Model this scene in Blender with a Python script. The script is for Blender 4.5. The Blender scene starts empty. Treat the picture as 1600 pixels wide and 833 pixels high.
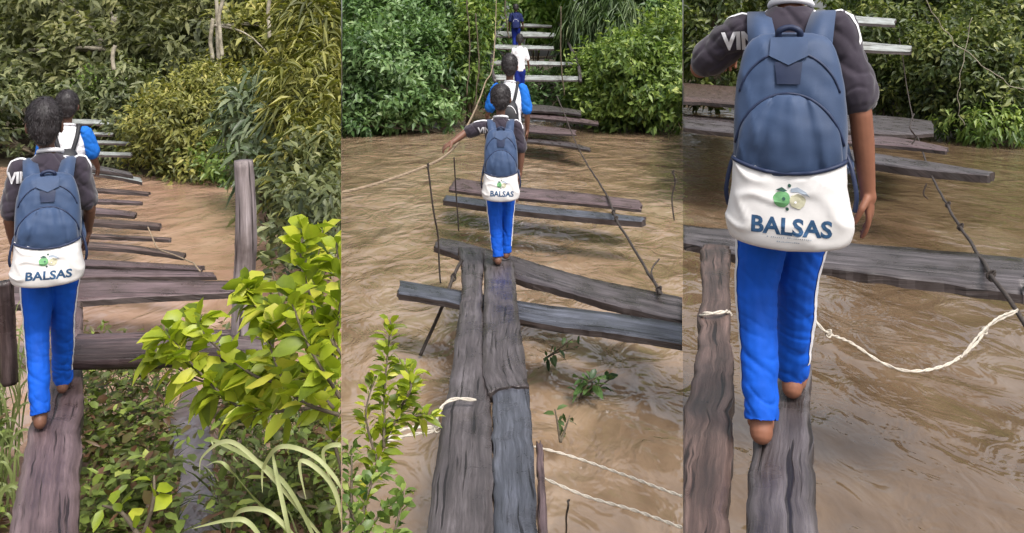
import bpy, bmesh, math, random
import numpy as np
from mathutils import Vector, Matrix, noise
from mathutils.bvhtree import BVHTree

# ------------------------------------------------------------------ camera, sky, sun, exposure
F, HY, CH = 1250.0, 90.0, 2.0
sc = bpy.context.scene
col = sc.collection
cd = bpy.data.cameras.new('camera'); cam = bpy.data.objects.new('camera', cd); col.objects.link(cam)
cam.location = (0, 0, CH); cam.rotation_euler = (math.radians(90), 0, 0)
cd.sensor_width = 36; cd.lens = 36*F/1600; cd.shift_y = -(416.5-HY)/1600
cd.clip_start = .05; cd.clip_end = 3000
sc.camera = cam
w = bpy.data.worlds.new('World'); sc.world = w; w.use_nodes = True
nt = w.node_tree; bg = nt.nodes['Background']
sky = nt.nodes.new('ShaderNodeTexSky'); sky.sky_type = 'NISHITA'; sky.sun_disc = False
sky.sun_elevation = math.radians(58); sky.sun_rotation = math.radians(150)
sky.dust_density = 6; sky.ozone_density = 1.0; sky.air_density = 1.0
hs = nt.nodes.new('ShaderNodeHueSaturation'); hs.inputs['Saturation'].default_value = .35
nt.links.new(sky.outputs[0], hs.inputs['Color']); nt.links.new(hs.outputs[0], bg.inputs[0])
bg.inputs[1].default_value = .15
sd = bpy.data.lights.new('sun', 'SUN'); sd.energy = 1.5; sd.angle = math.radians(16); sd.color = (1, .96, .9)
so = bpy.data.objects.new('sun', sd); col.objects.link(so)
so.rotation_euler = (math.radians(32), 0, math.radians(30))   # light from above, behind the camera, slightly right
sc.view_settings.view_transform = 'Standard'; sc.view_settings.look = 'None'
sc.view_settings.exposure = .62; sc.view_settings.gamma = 1; sc.view_settings.use_curve_mapping = False

# ------------------------------------------------------------------ helpers
rng = np.random.default_rng(7); random.seed(7)
UL, UR = (534-800)/F, (1067-800)/F
WEDGE = {'L': (-9, UL-.0006), 'M': (UL+.0006, UR-.0006), 'R': (UR+.0006, 9), None: (-99, 99)}
def P(px, py, Y): return np.array(((px-800)/F*Y, Y, CH-(py-HY)/F*Y))
def G(px, py, z): return P(px, py, F*(CH-z)/(py-HY))
def clampx(v, panel):
    if panel:
        lo, hi = WEDGE[panel]; v[:, 0] = np.clip(v[:, 0], lo*v[:, 1], hi*v[:, 1])
    return v
def tag(o, label=None, cat=None, group=None, kind=None):
    for k, v in (('label', label), ('category', cat), ('group', group), ('kind', kind)):
        if v: o[k] = v
    return o
def empty(name, loc, rz=0):
    o = bpy.data.objects.new(name, None); col.objects.link(o); o.location = Vector(loc); o.rotation_euler = (0, 0, rz)
    o.empty_display_size = .1
    return o
def mk(name, verts, faces, mat, parent=None, panel=None, smooth=True, uv=None, fattr=None, local=False, mats=None, midx=None):
    v = np.array(verts, dtype=float).reshape(-1, 3)
    if not local: v = clampx(v, panel)
    if parent is not None and not local:
        l = np.array(parent.location); v = v-l
    me = bpy.data.meshes.new(name)
    if isinstance(faces, np.ndarray):
        n, k = faces.shape
        me.vertices.add(len(v)); me.vertices.foreach_set('co', v.ravel())
        me.loops.add(n*k); me.loops.foreach_set('vertex_index', faces.ravel().astype(np.int32))
        me.polygons.add(n); me.polygons.foreach_set('loop_start', np.arange(0, n*k, k, dtype=np.int32))
        try: me.polygons.foreach_set('loop_total', np.full(n, k, dtype=np.int32))
        except Exception: pass
        me.update(calc_edges=True)
    else:
        me.from_pydata([tuple(a) for a in v], [], faces)
    if mats:
        for m in mats: me.materials.append(m)
        if midx is not None: me.polygons.foreach_set('material_index', np.array(midx, dtype=np.int32))
    else: me.materials.append(mat)
    if uv is not None:
        ul = me.uv_layers.new(name='UVMap'); uv = np.array(uv)
        li = np.zeros(len(me.loops), dtype=np.int32); me.loops.foreach_get('vertex_index', li)
        ul.data.foreach_set('uv', uv[li].ravel())
    if fattr is not None:
        a = me.attributes.new('v', 'FLOAT', 'FACE'); a.data.foreach_set('value', np.array(fattr, dtype=np.float32))
    if smooth: me.polygons.foreach_set('use_smooth', np.ones(len(me.polygons), dtype=bool))
    me.update()
    o = bpy.data.objects.new(name, me); col.objects.link(o)
    if parent is not None: o.parent = parent
    return o

def tube_geo(pts, radii, n=8, caps=True, jit=0):
    pts = [Vector(p) for p in pts]; V, Fc = [], []
    if np.isscalar(radii): radii = [radii]*len(pts)
    up = Vector((0, 0, 1)); t0 = (pts[1]-pts[0]).normalized()
    if abs(t0.dot(up)) > .9: up = Vector((1, 0, 0))
    a = t0.cross(up).normalized()
    for i, p in enumerate(pts):
        t = (pts[min(i+1, len(pts)-1)]-pts[max(i-1, 0)]).normalized()
        a = (a-t*a.dot(t)).normalized(); b = t.cross(a)
        for k in range(n):
            th = 2*math.pi*k/n; r = radii[i]*(1+(random.uniform(-jit, jit) if jit else 0))
            V.append(p+(a*math.cos(th)+b*math.sin(th))*r)
    for i in range(len(pts)-1):
        for k in range(n):
            k2 = (k+1) % n
            Fc.append((i*n+k, i*n+k2, (i+1)*n+k2, (i+1)*n+k))
    if caps:
        Fc.append(tuple(range(n-1, -1, -1))); Fc.append(tuple((len(pts)-1)*n+k for k in range(n)))
    return [tuple(v) for v in V], Fc
def merge(*gs):
    V, Fc = [], []
    for v, f in gs:
        o = len(V); V += list(v); Fc += [tuple(i+o for i in q) for q in f]
    return V, Fc
def spline(pts, n=6):
    pts = [np.array(p, float) for p in pts]
    if len(pts) < 3: return [pts[0]+(pts[-1]-pts[0])*t for t in np.linspace(0, 1, n*2)]
    out = []
    for i in range(len(pts)-1):
        p0, p1, p2, p3 = pts[max(i-1, 0)], pts[i], pts[i+1], pts[min(i+2, len(pts)-1)]
        for t in np.arange(n)/n:
            out.append(.5*((2*p1)+(-p0+p2)*t+(2*p0-5*p1+4*p2-p3)*t*t+(-p0+3*p1-3*p2+p3)*t**3))
    out.append(pts[-1]); return out
def wob(pts, a, f=6):
    out = []
    for i, p in enumerate(pts):
        q = Vector(p)*f
        out.append(np.array(p)+a*np.array(noise.noise_vector(q)))
    return out

# ------------------------------------------------------------------ materials
def newmat(name):
    m = bpy.data.materials.new(name); m.use_nodes = True; n = m.node_tree
    return m, n, n.nodes['Principled BSDF']
def ramp(n, stops):
    r = n.nodes.new('ShaderNodeValToRGB'); e = r.color_ramp.elements
    while len(e) < len(stops): e.new(.5)
    for i, (p, c) in enumerate(stops): e[i].position = p; e[i].color = (*c, 1)
    return r
def s2l(c): return tuple(((x/255)/12.92 if x <= 10 else (((x/255)+.055)/1.055)**2.4) for x in c)
def noise_tex(n, scale, detail=4, rough=.6, vec=None, dist=0):
    t = n.nodes.new('ShaderNodeTexNoise'); t.inputs['Scale'].default_value = scale; t.inputs['Detail'].default_value = detail
    t.inputs['Roughness'].default_value = rough; t.inputs['Distortion'].default_value = dist
    if vec is not None: n.links.new(vec, t.inputs['Vector'])
    return t
def mapping(n, src, scale=(1, 1, 1), rot=(0, 0, 0)):
    mp = n.nodes.new('ShaderNodeMapping'); mp.inputs['Scale'].default_value = scale; mp.inputs['Rotation'].default_value = rot
    n.links.new(src, mp.inputs['Vector']); return mp.outputs[0]
def bump(n, h, s, d, prev=None):
    b = n.nodes.new('ShaderNodeBump'); b.inputs['Strength'].default_value = s; b.inputs['Distance'].default_value = d
    n.links.new(h, b.inputs['Height'])
    if prev is not None: n.links.new(prev, b.inputs['Normal'])
    return b.outputs[0]
def mixc(n, f, a, b, mode='MIX'):
    m = n.nodes.new('ShaderNodeMix'); m.data_type = 'RGBA'; m.blend_type = mode
    for sock, v in ((m.inputs[0], f), (m.inputs[6], a), (m.inputs[7], b)):
        if hasattr(v, 'links'): n.links.new(v, sock)
        elif isinstance(v, (int, float)): sock.default_value = v
        else: sock.default_value = (*v, 1)
    return m.outputs[2]

def mat_wood(name, dark, mid, light, rough=.45, wet=.5):
    m, n, b = newmat(name)
    uv = n.nodes.new('ShaderNodeUVMap'); oi = n.nodes.new('ShaderNodeObjectInfo')
    add = n.nodes.new('ShaderNodeVectorMath'); add.operation = 'ADD'
    sc_ = n.nodes.new('ShaderNodeVectorMath'); sc_.operation = 'SCALE'; sc_.inputs['Scale'].default_value = 37
    comb = n.nodes.new('ShaderNodeCombineXYZ')
    for k in range(3): n.links.new(oi.outputs['Random'], comb.inputs[k])
    n.links.new(comb.outputs[0], sc_.inputs[0]); n.links.new(uv.outputs[0], add.inputs[0]); n.links.new(sc_.outputs[0], add.inputs[1])
    v = add.outputs[0]
    g1 = noise_tex(n, 5, 8, .7, mapping(n, v, (5, .28, 1)), .25)
    g2 = noise_tex(n, 40, 4, .6, mapping(n, v, (4, .16, 1)), .3)
    blot = noise_tex(n, 5, 4, .6, v)
    r = ramp(n, [(.25, dark), (.5, mid), (.78, light)])
    n.links.new(g1.outputs[0], r.inputs[0])
    c = mixc(n, .55, r.outputs[0], g2.outputs[0], 'OVERLAY')
    rb = ramp(n, [(.3, (.45, .4, .38)), (.5, (.95, .93, .93)), (.7, (1.25, 1.25, 1.3))]); n.links.new(blot.outputs[0], rb.inputs[0])
    c = mixc(n, .8, c, rb.outputs[0], 'MULTIPLY')
    # dark drying cracks along the grain
    wv = noise_tex(n, 7, 3, .5, mapping(n, v, (8, .3, 1)), .15)
    cr = ramp(n, [(.34, (.1, .08, .075)), (.4, (1, 1, 1))]); n.links.new(wv.outputs[0], cr.inputs[0])
    c = mixc(n, .9, c, cr.outputs[0], 'MULTIPLY')
    n.links.new(c, b.inputs['Base Color'])
    rr = ramp(n, [(.3, (rough-.17,)*3), (.7, (rough+.2,)*3)]); n.links.new(blot.outputs[0], rr.inputs[0])
    n.links.new(rr.outputs[0], b.inputs['Roughness'])
    h = bump(n, g1.outputs[0], .55, .012); h = bump(n, g2.outputs[0], .4, .004, h); h = bump(n, cr.outputs[0], .5, .006, h)
    n.links.new(h, b.inputs['Normal'])
    return m
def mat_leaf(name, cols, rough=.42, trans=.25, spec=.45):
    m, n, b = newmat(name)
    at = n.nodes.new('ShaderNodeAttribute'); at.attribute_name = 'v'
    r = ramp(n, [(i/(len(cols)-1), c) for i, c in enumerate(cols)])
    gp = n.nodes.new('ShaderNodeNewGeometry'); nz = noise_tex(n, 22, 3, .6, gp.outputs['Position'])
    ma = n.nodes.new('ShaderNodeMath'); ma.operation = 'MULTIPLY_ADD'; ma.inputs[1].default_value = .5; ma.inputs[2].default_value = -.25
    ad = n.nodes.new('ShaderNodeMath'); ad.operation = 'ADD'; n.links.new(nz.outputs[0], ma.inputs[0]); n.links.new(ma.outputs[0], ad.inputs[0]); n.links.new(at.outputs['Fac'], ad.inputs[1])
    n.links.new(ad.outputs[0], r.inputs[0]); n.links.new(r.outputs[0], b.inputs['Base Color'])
    b.inputs['Roughness'].default_value = rough; b.inputs['Specular IOR Level'].default_value = spec
    t = n.nodes.new('ShaderNodeBsdfTranslucent'); mx = n.nodes.new('ShaderNodeMixShader'); mx.inputs[0].default_value = trans
    c2 = mixc(n, 1, r.outputs[0], (1.0, 1.15, .45), 'MULTIPLY'); n.links.new(c2, t.inputs[0])
    out = n.nodes['Material Output']; n.links.new(b.outputs[0], mx.inputs[1]); n.links.new(t.outputs[0], mx.inputs[2]); n.links.new(mx.outputs[0], out.inputs[0])
    return m
def mat_plain(name, c, rough=.7, spec=.4, var=.25, scale=20, bs=.2, bd=.003, fine=None, sheen=0):
    m, n, b = newmat(name)
    tc = n.nodes.new('ShaderNodeTexCoord'); t = noise_tex(n, scale, 5, .6, tc.outputs['Object'])
    r = ramp(n, [(.3, tuple(x*(1-var) for x in c)), (.7, tuple(min(1, x*(1+var)) for x in c))]); n.links.new(t.outputs[0], r.inputs[0])
    n.links.new(r.outputs[0], b.inputs['Base Color']); b.inputs['Roughness'].default_value = rough; b.inputs['Specular IOR Level'].default_value = spec
    h = bump(n, t.outputs[0], bs, bd)
    if fine:
        f = noise_tex(n, fine, 2, .5, tc.outputs['Object']); h = bump(n, f.outputs[0], .35, .0008, h)
    n.links.new(h, b.inputs['Normal']); b.inputs['Sheen Weight'].default_value = sheen
    return m
def mat_water(name, c_dark, c_mid, c_light, rough=.12, amp=1.0):
    m, n, b = newmat(name)
    geo = n.nodes.new('ShaderNodeNewGeometry'); pos = geo.outputs['Position']
    big = noise_tex(n, .5, 4, .55, mapping(n, pos, (1.1, .6, 1)), 1.0)
    strk = noise_tex(n, 1.5, 5, .6, mapping(n, pos, (1.2, .75, 1), (0, 0, .3)), 1.3)
    r = ramp(n, [(.32, c_dark), (.5, c_mid), (.72, c_light)])
    mixf = n.nodes.new('ShaderNodeMath'); mixf.operation = 'MULTIPLY_ADD'; mixf.inputs[1].default_value = .5
    n.links.new(big.outputs[0], mixf.inputs[0])
    m2 = n.nodes.new('ShaderNodeMath'); m2.operation = 'MULTIPLY'; m2.inputs[1].default_value = .5; n.links.new(strk.outputs[0], m2.inputs[0])
    n.links.new(m2.outputs[0], mixf.inputs[2]); n.links.new(mixf.outputs[0], r.inputs[0])
    n.links.new(r.outputs[0], b.inputs['Base Color'])
    b.inputs['Roughness'].default_value = rough; b.inputs['IOR'].default_value = 1.8
    w1 = noise_tex(n, .9, 2, .45, mapping(n, pos, (1.2, .7, 1), (0, 0, .3)), .8)
    w2 = noise_tex(n, 3.0, 3, .5, mapping(n, pos, (1.1, .7, 1), (0, 0, -.3)), 1.0)
    w3 = noise_tex(n, 11, 3, .5, mapping(n, pos, (1, .6, 1), (0, 0, .2)), .6)
    msk = noise_tex(n, .7, 2, .5, pos); mr = ramp(n, [(.4, (0, 0, 0)), (.62, (1, 1, 1))]); n.links.new(msk.outputs[0], mr.inputs[0])
    w3m = n.nodes.new('ShaderNodeMath'); w3m.operation = 'MULTIPLY'; n.links.new(w3.outputs[0], w3m.inputs[0]); n.links.new(mr.outputs[0], w3m.inputs[1])
    h = bump(n, w1.outputs[0], .8*amp, .2); h = bump(n, w2.outputs[0], .8*amp, .07, h); h = bump(n, w3m.outputs[0], .8*amp, .016, h)
    n.links.new(h, b.inputs['Normal'])
    return m

W_GREY = mat_wood('weathered_grey_wood', (.02, .016, .015), (.075, .064, .065), (.175, .157, .163), .33)
W_BLUE = mat_wood('wet_bluish_wood', (.022, .023, .028), (.072, .078, .096), (.17, .18, .22), .34)
W_BROWN = mat_wood('brown_wood', (.018, .011, .009), (.08, .052, .043), (.24, .16, .135), .38)
W_PALE = mat_wood('pale_lichen_wood', (.08, .085, .075), (.24, .26, .25), (.42, .45, .44), .6)
W_MAUVE = mat_wood('mauve_wood', (.035, .022, .023), (.115, .078, .08), (.22, .16, .165), .35)
W_POST = mat_wood('post_wood', (.05, .04, .04), (.24, .2, .2), (.45, .39, .39), .6)
W_DARK = mat_wood('dark_wet_log', (.012, .009, .009), (.05, .034, .034), (.17, .12, .12), .35)
W_EDGE = mat_wood('wet_cut_edge_wood', (.015, .011, .01), (.05, .038, .036), (.13, .105, .1), .5)
BARK = mat_plain('bark', (.1, .08, .055), .8, .3, .45, 14, .6, .02)
BARK_PALE = mat_plain('pale_bark', (.3, .27, .21), .8, .3, .4, 9, .5, .02)
SOIL = mat_plain('bank_soil', (.045, .036, .022), .9, .2, .5, 4, .8, .06)
MUD = mat_plain('wet_mud', (.15, .085, .06), .35, .5, .4, 6, .6, .03)
ROPE_T = mat_plain('tan_rope', (.25, .19, .13), .8, .3, .25, 60, .5, .004)
ROPE_W = mat_plain('white_rope', (.52, .47, .4), .75, .3, .15, 70, .5, .004)
CABLE = mat_plain('old_dark_rope', (.05, .04, .035), .7, .3, .4, 60, .5, .004)
SKIN = mat_plain('skin', (.16, .075, .048), .5, .4, .12, 18, .1, .002)
SKIN2 = mat_plain('skin_light', (.25, .105, .062), .6, .4, .12, 18, .1, .002)
HAIR = mat_plain('hair', (.027, .022, .024), .5, .5, .4, 60, .5, .004)
SHIRT = mat_plain('dark_shirt_cloth', (.036, .028, .042), .85, .25, .15, 9, .15, .004, 900, .3)
SHIRT_BLUE = mat_plain('bright_blue_cloth', (.01, .14, .55), .8, .3, .12, 9, .15, .004, 900)
SHIRT_NAVY = mat_plain('navy_cloth', (.012, .02, .09), .8, .3, .2, 9, .15, .004, 900)
WHITE = mat_plain('white_cloth', (.78, .77, .8), .8, .3, .05, 9, .12, .003, 900)
POUCHW = mat_plain('white_coated_cloth', (.74, .72, .71), .65, .3, .09, 7, .25, .006, 700)
BLUE = mat_plain('blue_track_cloth', (.003, .09, .55), .75, .3, .3, 5, .2, .006, 900, .0)
GREYP = mat_plain('grey_trouser_cloth', (.1, .1, .12), .85, .3, .15, 9, .15, .004, 900)
NAVYP = mat_plain('navy_trouser_cloth', (.006, .02, .2), .8, .3, .15, 9, .15, .004, 900)
PACK = mat_plain('steel_blue_nylon', (.027, .055, .125), .62, .4, .2, 6, .25, .006, 800, .2)
PACKD = mat_plain('dark_blue_nylon', (.01, .02, .06), .55, .45, .12, 8, .2, .004, 800)
BLACK = mat_plain('black_nylon', (.02, .02, .024), .6, .4, .15, 8, .2, .004, 800)
INK = mat_plain('navy_ink', (.03, .085, .18), .65, .35, .4, 90, .05, .001)
INK2 = mat_plain('faded_ink', (.33, .38, .45), .6, .4, .1, 40, .05, .001)
EM_G = mat_plain('green_print', (.13, .33, .14), .6, .4, .25, 60, .05, .001)
EM_T = mat_plain('tan_print', (.52, .5, .36), .6, .4, .2, 60, .05, .001)
EM_D = mat_plain('dark_green_print', (.03, .09, .07), .6, .4, .2, 60, .05, .001)
EYEW = mat_plain('eye_white', (.75, .73, .7), .2, .5, .02)
GREENL = dict(
 leftf=mat_leaf('haze_paled_canopy_leaf', [(.05, .06, .026), (.12, .135, .055), (.22, .225, .09), (.4, .37, .18)], .55, .3, .4),  # distance haze painted in: paler, greyer leaf colours for the back trees
 left=mat_leaf('olive_leaf', [(.05, .06, .016), (.15, .16, .035), (.3, .29, .07), (.52, .45, .15)], .5),
 leftd=mat_leaf('dusky_leaf', [(.03, .042, .02), (.085, .105, .042), (.165, .185, .075), (.3, .3, .14)], .5),
 leftp=mat_leaf('pale_pointed_leaf', [(.05, .075, .035), (.1, .14, .07), (.18, .22, .12), (.3, .33, .2)], .4),
 yell=mat_leaf('yellow_green_leaf', [(.09, .13, .012), (.22, .29, .02), (.4, .46, .035), (.6, .58, .08)], .4, .4),
 mid=mat_leaf('river_leaf', [(.03, .07, .022), (.095, .175, .055), (.2, .31, .12), (.38, .48, .24)], .38, .3, .45),
 midy=mat_leaf('fresh_leaf', [(.04, .085, .018), (.12, .19, .04), (.26, .35, .08), (.48, .52, .17)], .4, .35, .45),
 cover=mat_leaf('weed_leaf', [(.13, .065, .035), (.09, .12, .03), (.2, .27, .05), (.46, .5, .12)], .45),
 vine=mat_leaf('vine_leaf', [(.03, .06, .02), (.07, .12, .04), (.13, .19, .065), (.22, .27, .1)], .45),
 right=mat_leaf('dark_bank_leaf', [(.02, .036, .012), (.065, .095, .026), (.18, .21, .06), (.42, .42, .15)], .42, .3, .42),
 grass=mat_leaf('grass_blade', [(.05, .075, .02), (.12, .16, .045), (.24, .28, .1), (.42, .44, .22)], .5),
 bright=mat_leaf('painted_sunlight_leaf', [(.1, .2, .03), (.2, .32, .06), (.32, .45, .1), (.45, .55, .16)], .45, .4),  # look of sunlit leaves put into the colour, brighter than the light there gives
)

# ------------------------------------------------------------------ setting
def strip_water(name, panel, mat, y0=.05, y1=60):
    lo, hi = WEDGE[panel]; lo = max(lo, -1.6); hi = min(hi, 1.6)
    if panel == 'L': hi += .0006
    if panel == 'M': lo -= .0006; hi += .0006
    if panel == 'R': lo -= .0006
    v = [(lo*y0, y0, 0), (hi*y0, y0, 0), (hi*y1, y1, 0), (lo*y1, y1, 0)]
    return tag(mk(name, v, [(0, 1, 2, 3)], mat, smooth=False), kind='structure')
WL = mat_water('pinkish_muddy_water', (.3, .168, .112), (.41, .26, .182), (.5, .35, .262), .1, .55)
WM = mat_water('tan_muddy_water', (.155, .1, .058), (.28, .192, .122), (.4, .305, .22), .04, .95)
WR = mat_water('olive_muddy_water', (.09, .056, .031), (.15, .098, .058), (.24, .178, .122), .06, .6)
strip_water('river_water', 'L', WL); strip_water('river_water', 'M', WM); strip_water('river_water', 'R', WR)
gb = [(-900, -60, -1.2), (900, -60, -1.2), (900, 1500, -1.2), (-900, 1500, -1.2)]
tag(mk('ground', gb, [(0, 1, 2, 3)], SOIL, smooth=False), kind='structure')
def bank(name, panel, prof, y1, top, mat=SOIL):
    """far bank: grid in (u, t); prof(u) is the distance of the water's edge"""
    lo, hi = WEDGE[panel]; lo = max(lo, -1.5); hi = min(hi, 1.5); nu, nt_ = 60, 24; V = []; Fc = []
    for j in range(nt_+1):
        t = j/nt_
        for i in range(nu+1):
            u = lo+(hi-lo)*i/nu; ye = prof((u*F)+800); Y = ye-.3+(y1-ye)*t**1.6
            z = -.35+top*(1-math.exp(-5*t))+.2*noise.noise(Vector((u*Y, Y, 0))*.6)*min(1, t*5)
            V.append((u*Y, Y, z))
    for j in range(nt_):
        for i in range(nu):
            a = j*(nu+1)+i; Fc.append((a, a+1, a+nu+2, a+nu+1))
    return tag(mk(name, V, Fc, mat), kind='structure')
EL = lambda px: F*2/(np.interp(px, [-800, 0, 150, 230, 330, 400, 534], [262, 262, 262, 276, 282, 285, 288])-HY)
EM = lambda px: F*2/(np.interp(px, [534, 640, 740, 820, 900, 1067], [205, 196, 170, 168, 176, 190])-HY)
ER = lambda px: F*2/(np.interp(px, [1067, 1200, 1350, 1450, 1520, 1600, 2600], [165, 165, 172, 190, 208, 212, 215])-HY)
bank('far_bank', 'L', EL, 60, 1.6); bank('far_bank', 'M', EM, 70, 2.2); bank('far_bank', 'R', ER, 70, 1.6)
# near bank on the left: a muddy slope with a trickle of water
V = []; Fc = []; nu, nv = 50, 40
for j in range(nv+1):
    for i in range(nu+1):
        u = -1.4+(UL-.001+1.4)*i/nu; Y = .7+(3.95-.7)*j/nv
        px = u*F+800; s = (px-(300 if Y < 3 else 320))/45
        z = .22-.35*max(0, (Y-3.5)/.45)**2-.16*math.exp(-s*s)+.05*noise.noise(Vector((u*Y, Y, 0))*2.4)
        V.append((u*Y, Y, z))
for j in range(nv):
    for i in range(nu):
        a = j*(nu+1)+i; Fc.append((a, a+1, a+nu+2, a+nu+1))
tag(mk('near_bank', V, Fc, MUD), kind='structure')
pv = [P(255, 900, 1), ]
def gz(px, py, z): return G(px, py, z)
pp = [gz(x, y, .135) for x, y in ((262, 833), (268, 720), (262, 660), (288, 610), (300, 590), (325, 640), (333, 720), (345, 833), (350, 900), (262, 900))]
tag(mk('puddle_water', pp, [tuple(range(len(pp)))], mat_water('grey_puddle_water', (.1, .08, .085), (.17, .14, .15), (.26, .22, .24), .12, .4), smooth=False), kind='structure')

# ------------------------------------------------------------------ foliage
def unit(a): return a/np.maximum(np.linalg.norm(a, axis=1, keepdims=True), 1e-6)
def leaf_geo(C, D, L, W, lod=1, droop=.2, fold=.15, N0=None):
    n = len(C); D = unit(D)
    up = np.tile(np.array((0, 0, 1.)), (n, 1))+rng.normal(0, .45, (n, 3))
    if N0 is not None: up = up+N0
    S = unit(np.cross(D, up)); N = unit(np.cross(S, D))
    L = np.broadcast_to(np.asarray(L, float), (n,))[:, None]; W = np.broadcast_to(np.asarray(W, float), (n,))[:, None]
    def pt(l, s, h): return C+D*L*l+S*W*s+N*(W*h)-np.array((0, 0, 1.))*(L*droop*l*l)
    if lod == 0:
        V = np.stack([pt(0, 0, 0), pt(.45, -.5, fold), pt(1, 0, 0), pt(.45, .5, fold)], 1)
        base = np.array([[0, 1, 2], [0, 2, 3]])
    else:
        V = np.stack([pt(0, 0, 0), pt(.3, -.46, fold), pt(.68, -.4, fold), pt(1, 0, 0), pt(.68, .4, fold), pt(.3, .46, fold), pt(.3, 0, 0), pt(.68, 0, 0)], 1)
        base = np.array([[0, 1, 6], [0, 6, 5], [6, 1, 2], [6, 2, 7], [6, 7, 4], [6, 4, 5], [7, 2, 3], [7, 3, 4]])
    k = V.shape[1]
    Fc = (base[None]+(np.arange(n)*k)[:, None, None]).reshape(-1, 3)
    return V.reshape(-1, 3), Fc, k, len(base)
def leaves(name, C, D, L, W, mat, parent, panel, lod=0, droop=.2, fold=.15, v=None, zmin=None, N0=None):
    C = np.array(C, float); D = np.array(D, float); keep = np.ones(len(C), bool)
    if panel:
        lo, hi = WEDGE[panel]; u = C[:, 0]/C[:, 1]; keep &= (u > lo) & (u < hi)
    if zmin is not None: keep &= C[:, 2] > zmin
    C, D = C[keep], D[keep]
    L = np.broadcast_to(L, keep.shape)[keep]; W = np.broadcast_to(W, keep.shape)[keep]
    if N0 is not None: N0 = N0[keep]
    n = len(C)
    if v is None: v = np.clip(rng.normal(.42, .2, n), 0, 1)
    else: v = v[keep]
    V, Fc, k, nf = leaf_geo(C, D, L, W, lod, droop, fold, N0)
    return mk(name, V, Fc, mat, parent, panel, smooth=False, fattr=np.repeat(v, nf))
def cloud(c, r, ncl, per, spread, twig=.3, up=.35, shell=.55):
    """clusters of leaves on an uneven shell: returns leaf bases, directions, cluster tone"""
    c = np.array(c); r = np.array(r)
    d = unit(rng.normal(0, 1, (ncl, 3)))
    rad = shell+(1-shell)*rng.random(ncl)**.6
    nz = np.array([noise.noise(Vector(x*2.3+c*.7))+.5*noise.noise(Vector(x*5+c)) for x in d])
    rad = rad*(1+.45*nz)
    cc = c+d*r*rad[:, None]
    td = unit(d+np.array((0, 0, up))+rng.normal(0, .45, (ncl, 3)))
    t = rng.random((ncl, per))
    B = cc[:, None]+td[:, None]*(t*twig)[..., None]+rng.normal(0, spread, (ncl, per, 3))*(.35+.65*t[..., None])
    D = td[:, None]*.5+rng.normal(0, .75, (ncl, per, 3))+np.array((0, 0, -.1))
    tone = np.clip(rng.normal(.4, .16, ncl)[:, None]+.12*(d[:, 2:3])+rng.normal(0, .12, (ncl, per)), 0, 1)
    N0 = np.repeat(d[:, None]*1.3, per, 1).reshape(-1, 3)
    return B.reshape(-1, 3), D.reshape(-1, 3), tone.ravel(), cc, N0
def stems_geo(base, tips, r0, r1=.006, bend=.25, seg=5, n=5):
    gs = []
    for tp in tips:
        b = np.array(base)+np.array((random.uniform(-.12, .12), random.uniform(-.12, .12), 0)); tp = np.array(tp)
        mid = b*.45+tp*.55+rng.normal(0, bend, 3)*np.array((.5, .5, .3)); mid[2] = max(mid[2], b[2]+.25*(tp[2]-b[2])+.1)
        pts = spline([b, mid, tp], seg); rs = np.linspace(r0, r1, len(pts))
        gs.append(tube_geo(pts, list(rs), n))
    return merge(*gs)
def bush(label, base, blobs, mat, panel, ncl, per, L, W, name='bush', cat='bush', group=None, lod=0, twig=.35, spread=.1, up=.3, shell=.5,
         stem=.035, nst=9, droop=.25, bark=BARK, parts=('branches', 'leaves'), dirbias=None, zmin=.02, trunk=None, zfloor=None):
    root = empty(name, base); tag(root, label, cat, group)
    Bs, Ds, Ts, Cs, Ns = [], [], [], [], []; tot = sum(b[1][0]*b[1][2]+b[1][0]*b[1][1] for b in blobs)
    for c, r in blobs:
        k = max(4, int(ncl*(r[0]*r[2]+r[0]*r[1])/tot))
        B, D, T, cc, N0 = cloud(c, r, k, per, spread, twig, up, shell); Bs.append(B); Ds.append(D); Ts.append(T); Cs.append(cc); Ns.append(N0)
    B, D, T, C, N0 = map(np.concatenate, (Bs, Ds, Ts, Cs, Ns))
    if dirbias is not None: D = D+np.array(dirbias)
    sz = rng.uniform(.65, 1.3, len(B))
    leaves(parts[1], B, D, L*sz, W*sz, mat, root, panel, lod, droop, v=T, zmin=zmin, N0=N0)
    lo, hi = WEDGE[panel]; Ci = C[(C[:, 0]/C[:, 1] > lo) & (C[:, 0]/C[:, 1] < hi) & (C[:, 2] > .1)]
    if len(Ci):
        tips = Ci[rng.choice(len(Ci), min(nst, len(Ci)), replace=False)]
        b = base; gs = []
        if trunk is not None:
            pts = spline(wob([np.array(base)+(np.array(trunk)-np.array(base))*t for t in np.linspace(0, 1, 5)], .15, 1), 4)
            gs.append(tube_geo(pts, list(np.linspace(stem*1.6, stem, len(pts))), 8)); b = pts[-len(pts)//3]
        gs.append(stems_geo(b, tips, stem*.8))
        mk(parts[0], *merge(*gs), bark, root, panel)
    return root
def BP(px, py, Y, rx, ry, rz): # blob by pixel centre + pixel radii, ry in metres
    return (P(px, py, Y), (rx*Y/F, ry, rz*Y/F))

TP = ('trunk', 'crown')
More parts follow.
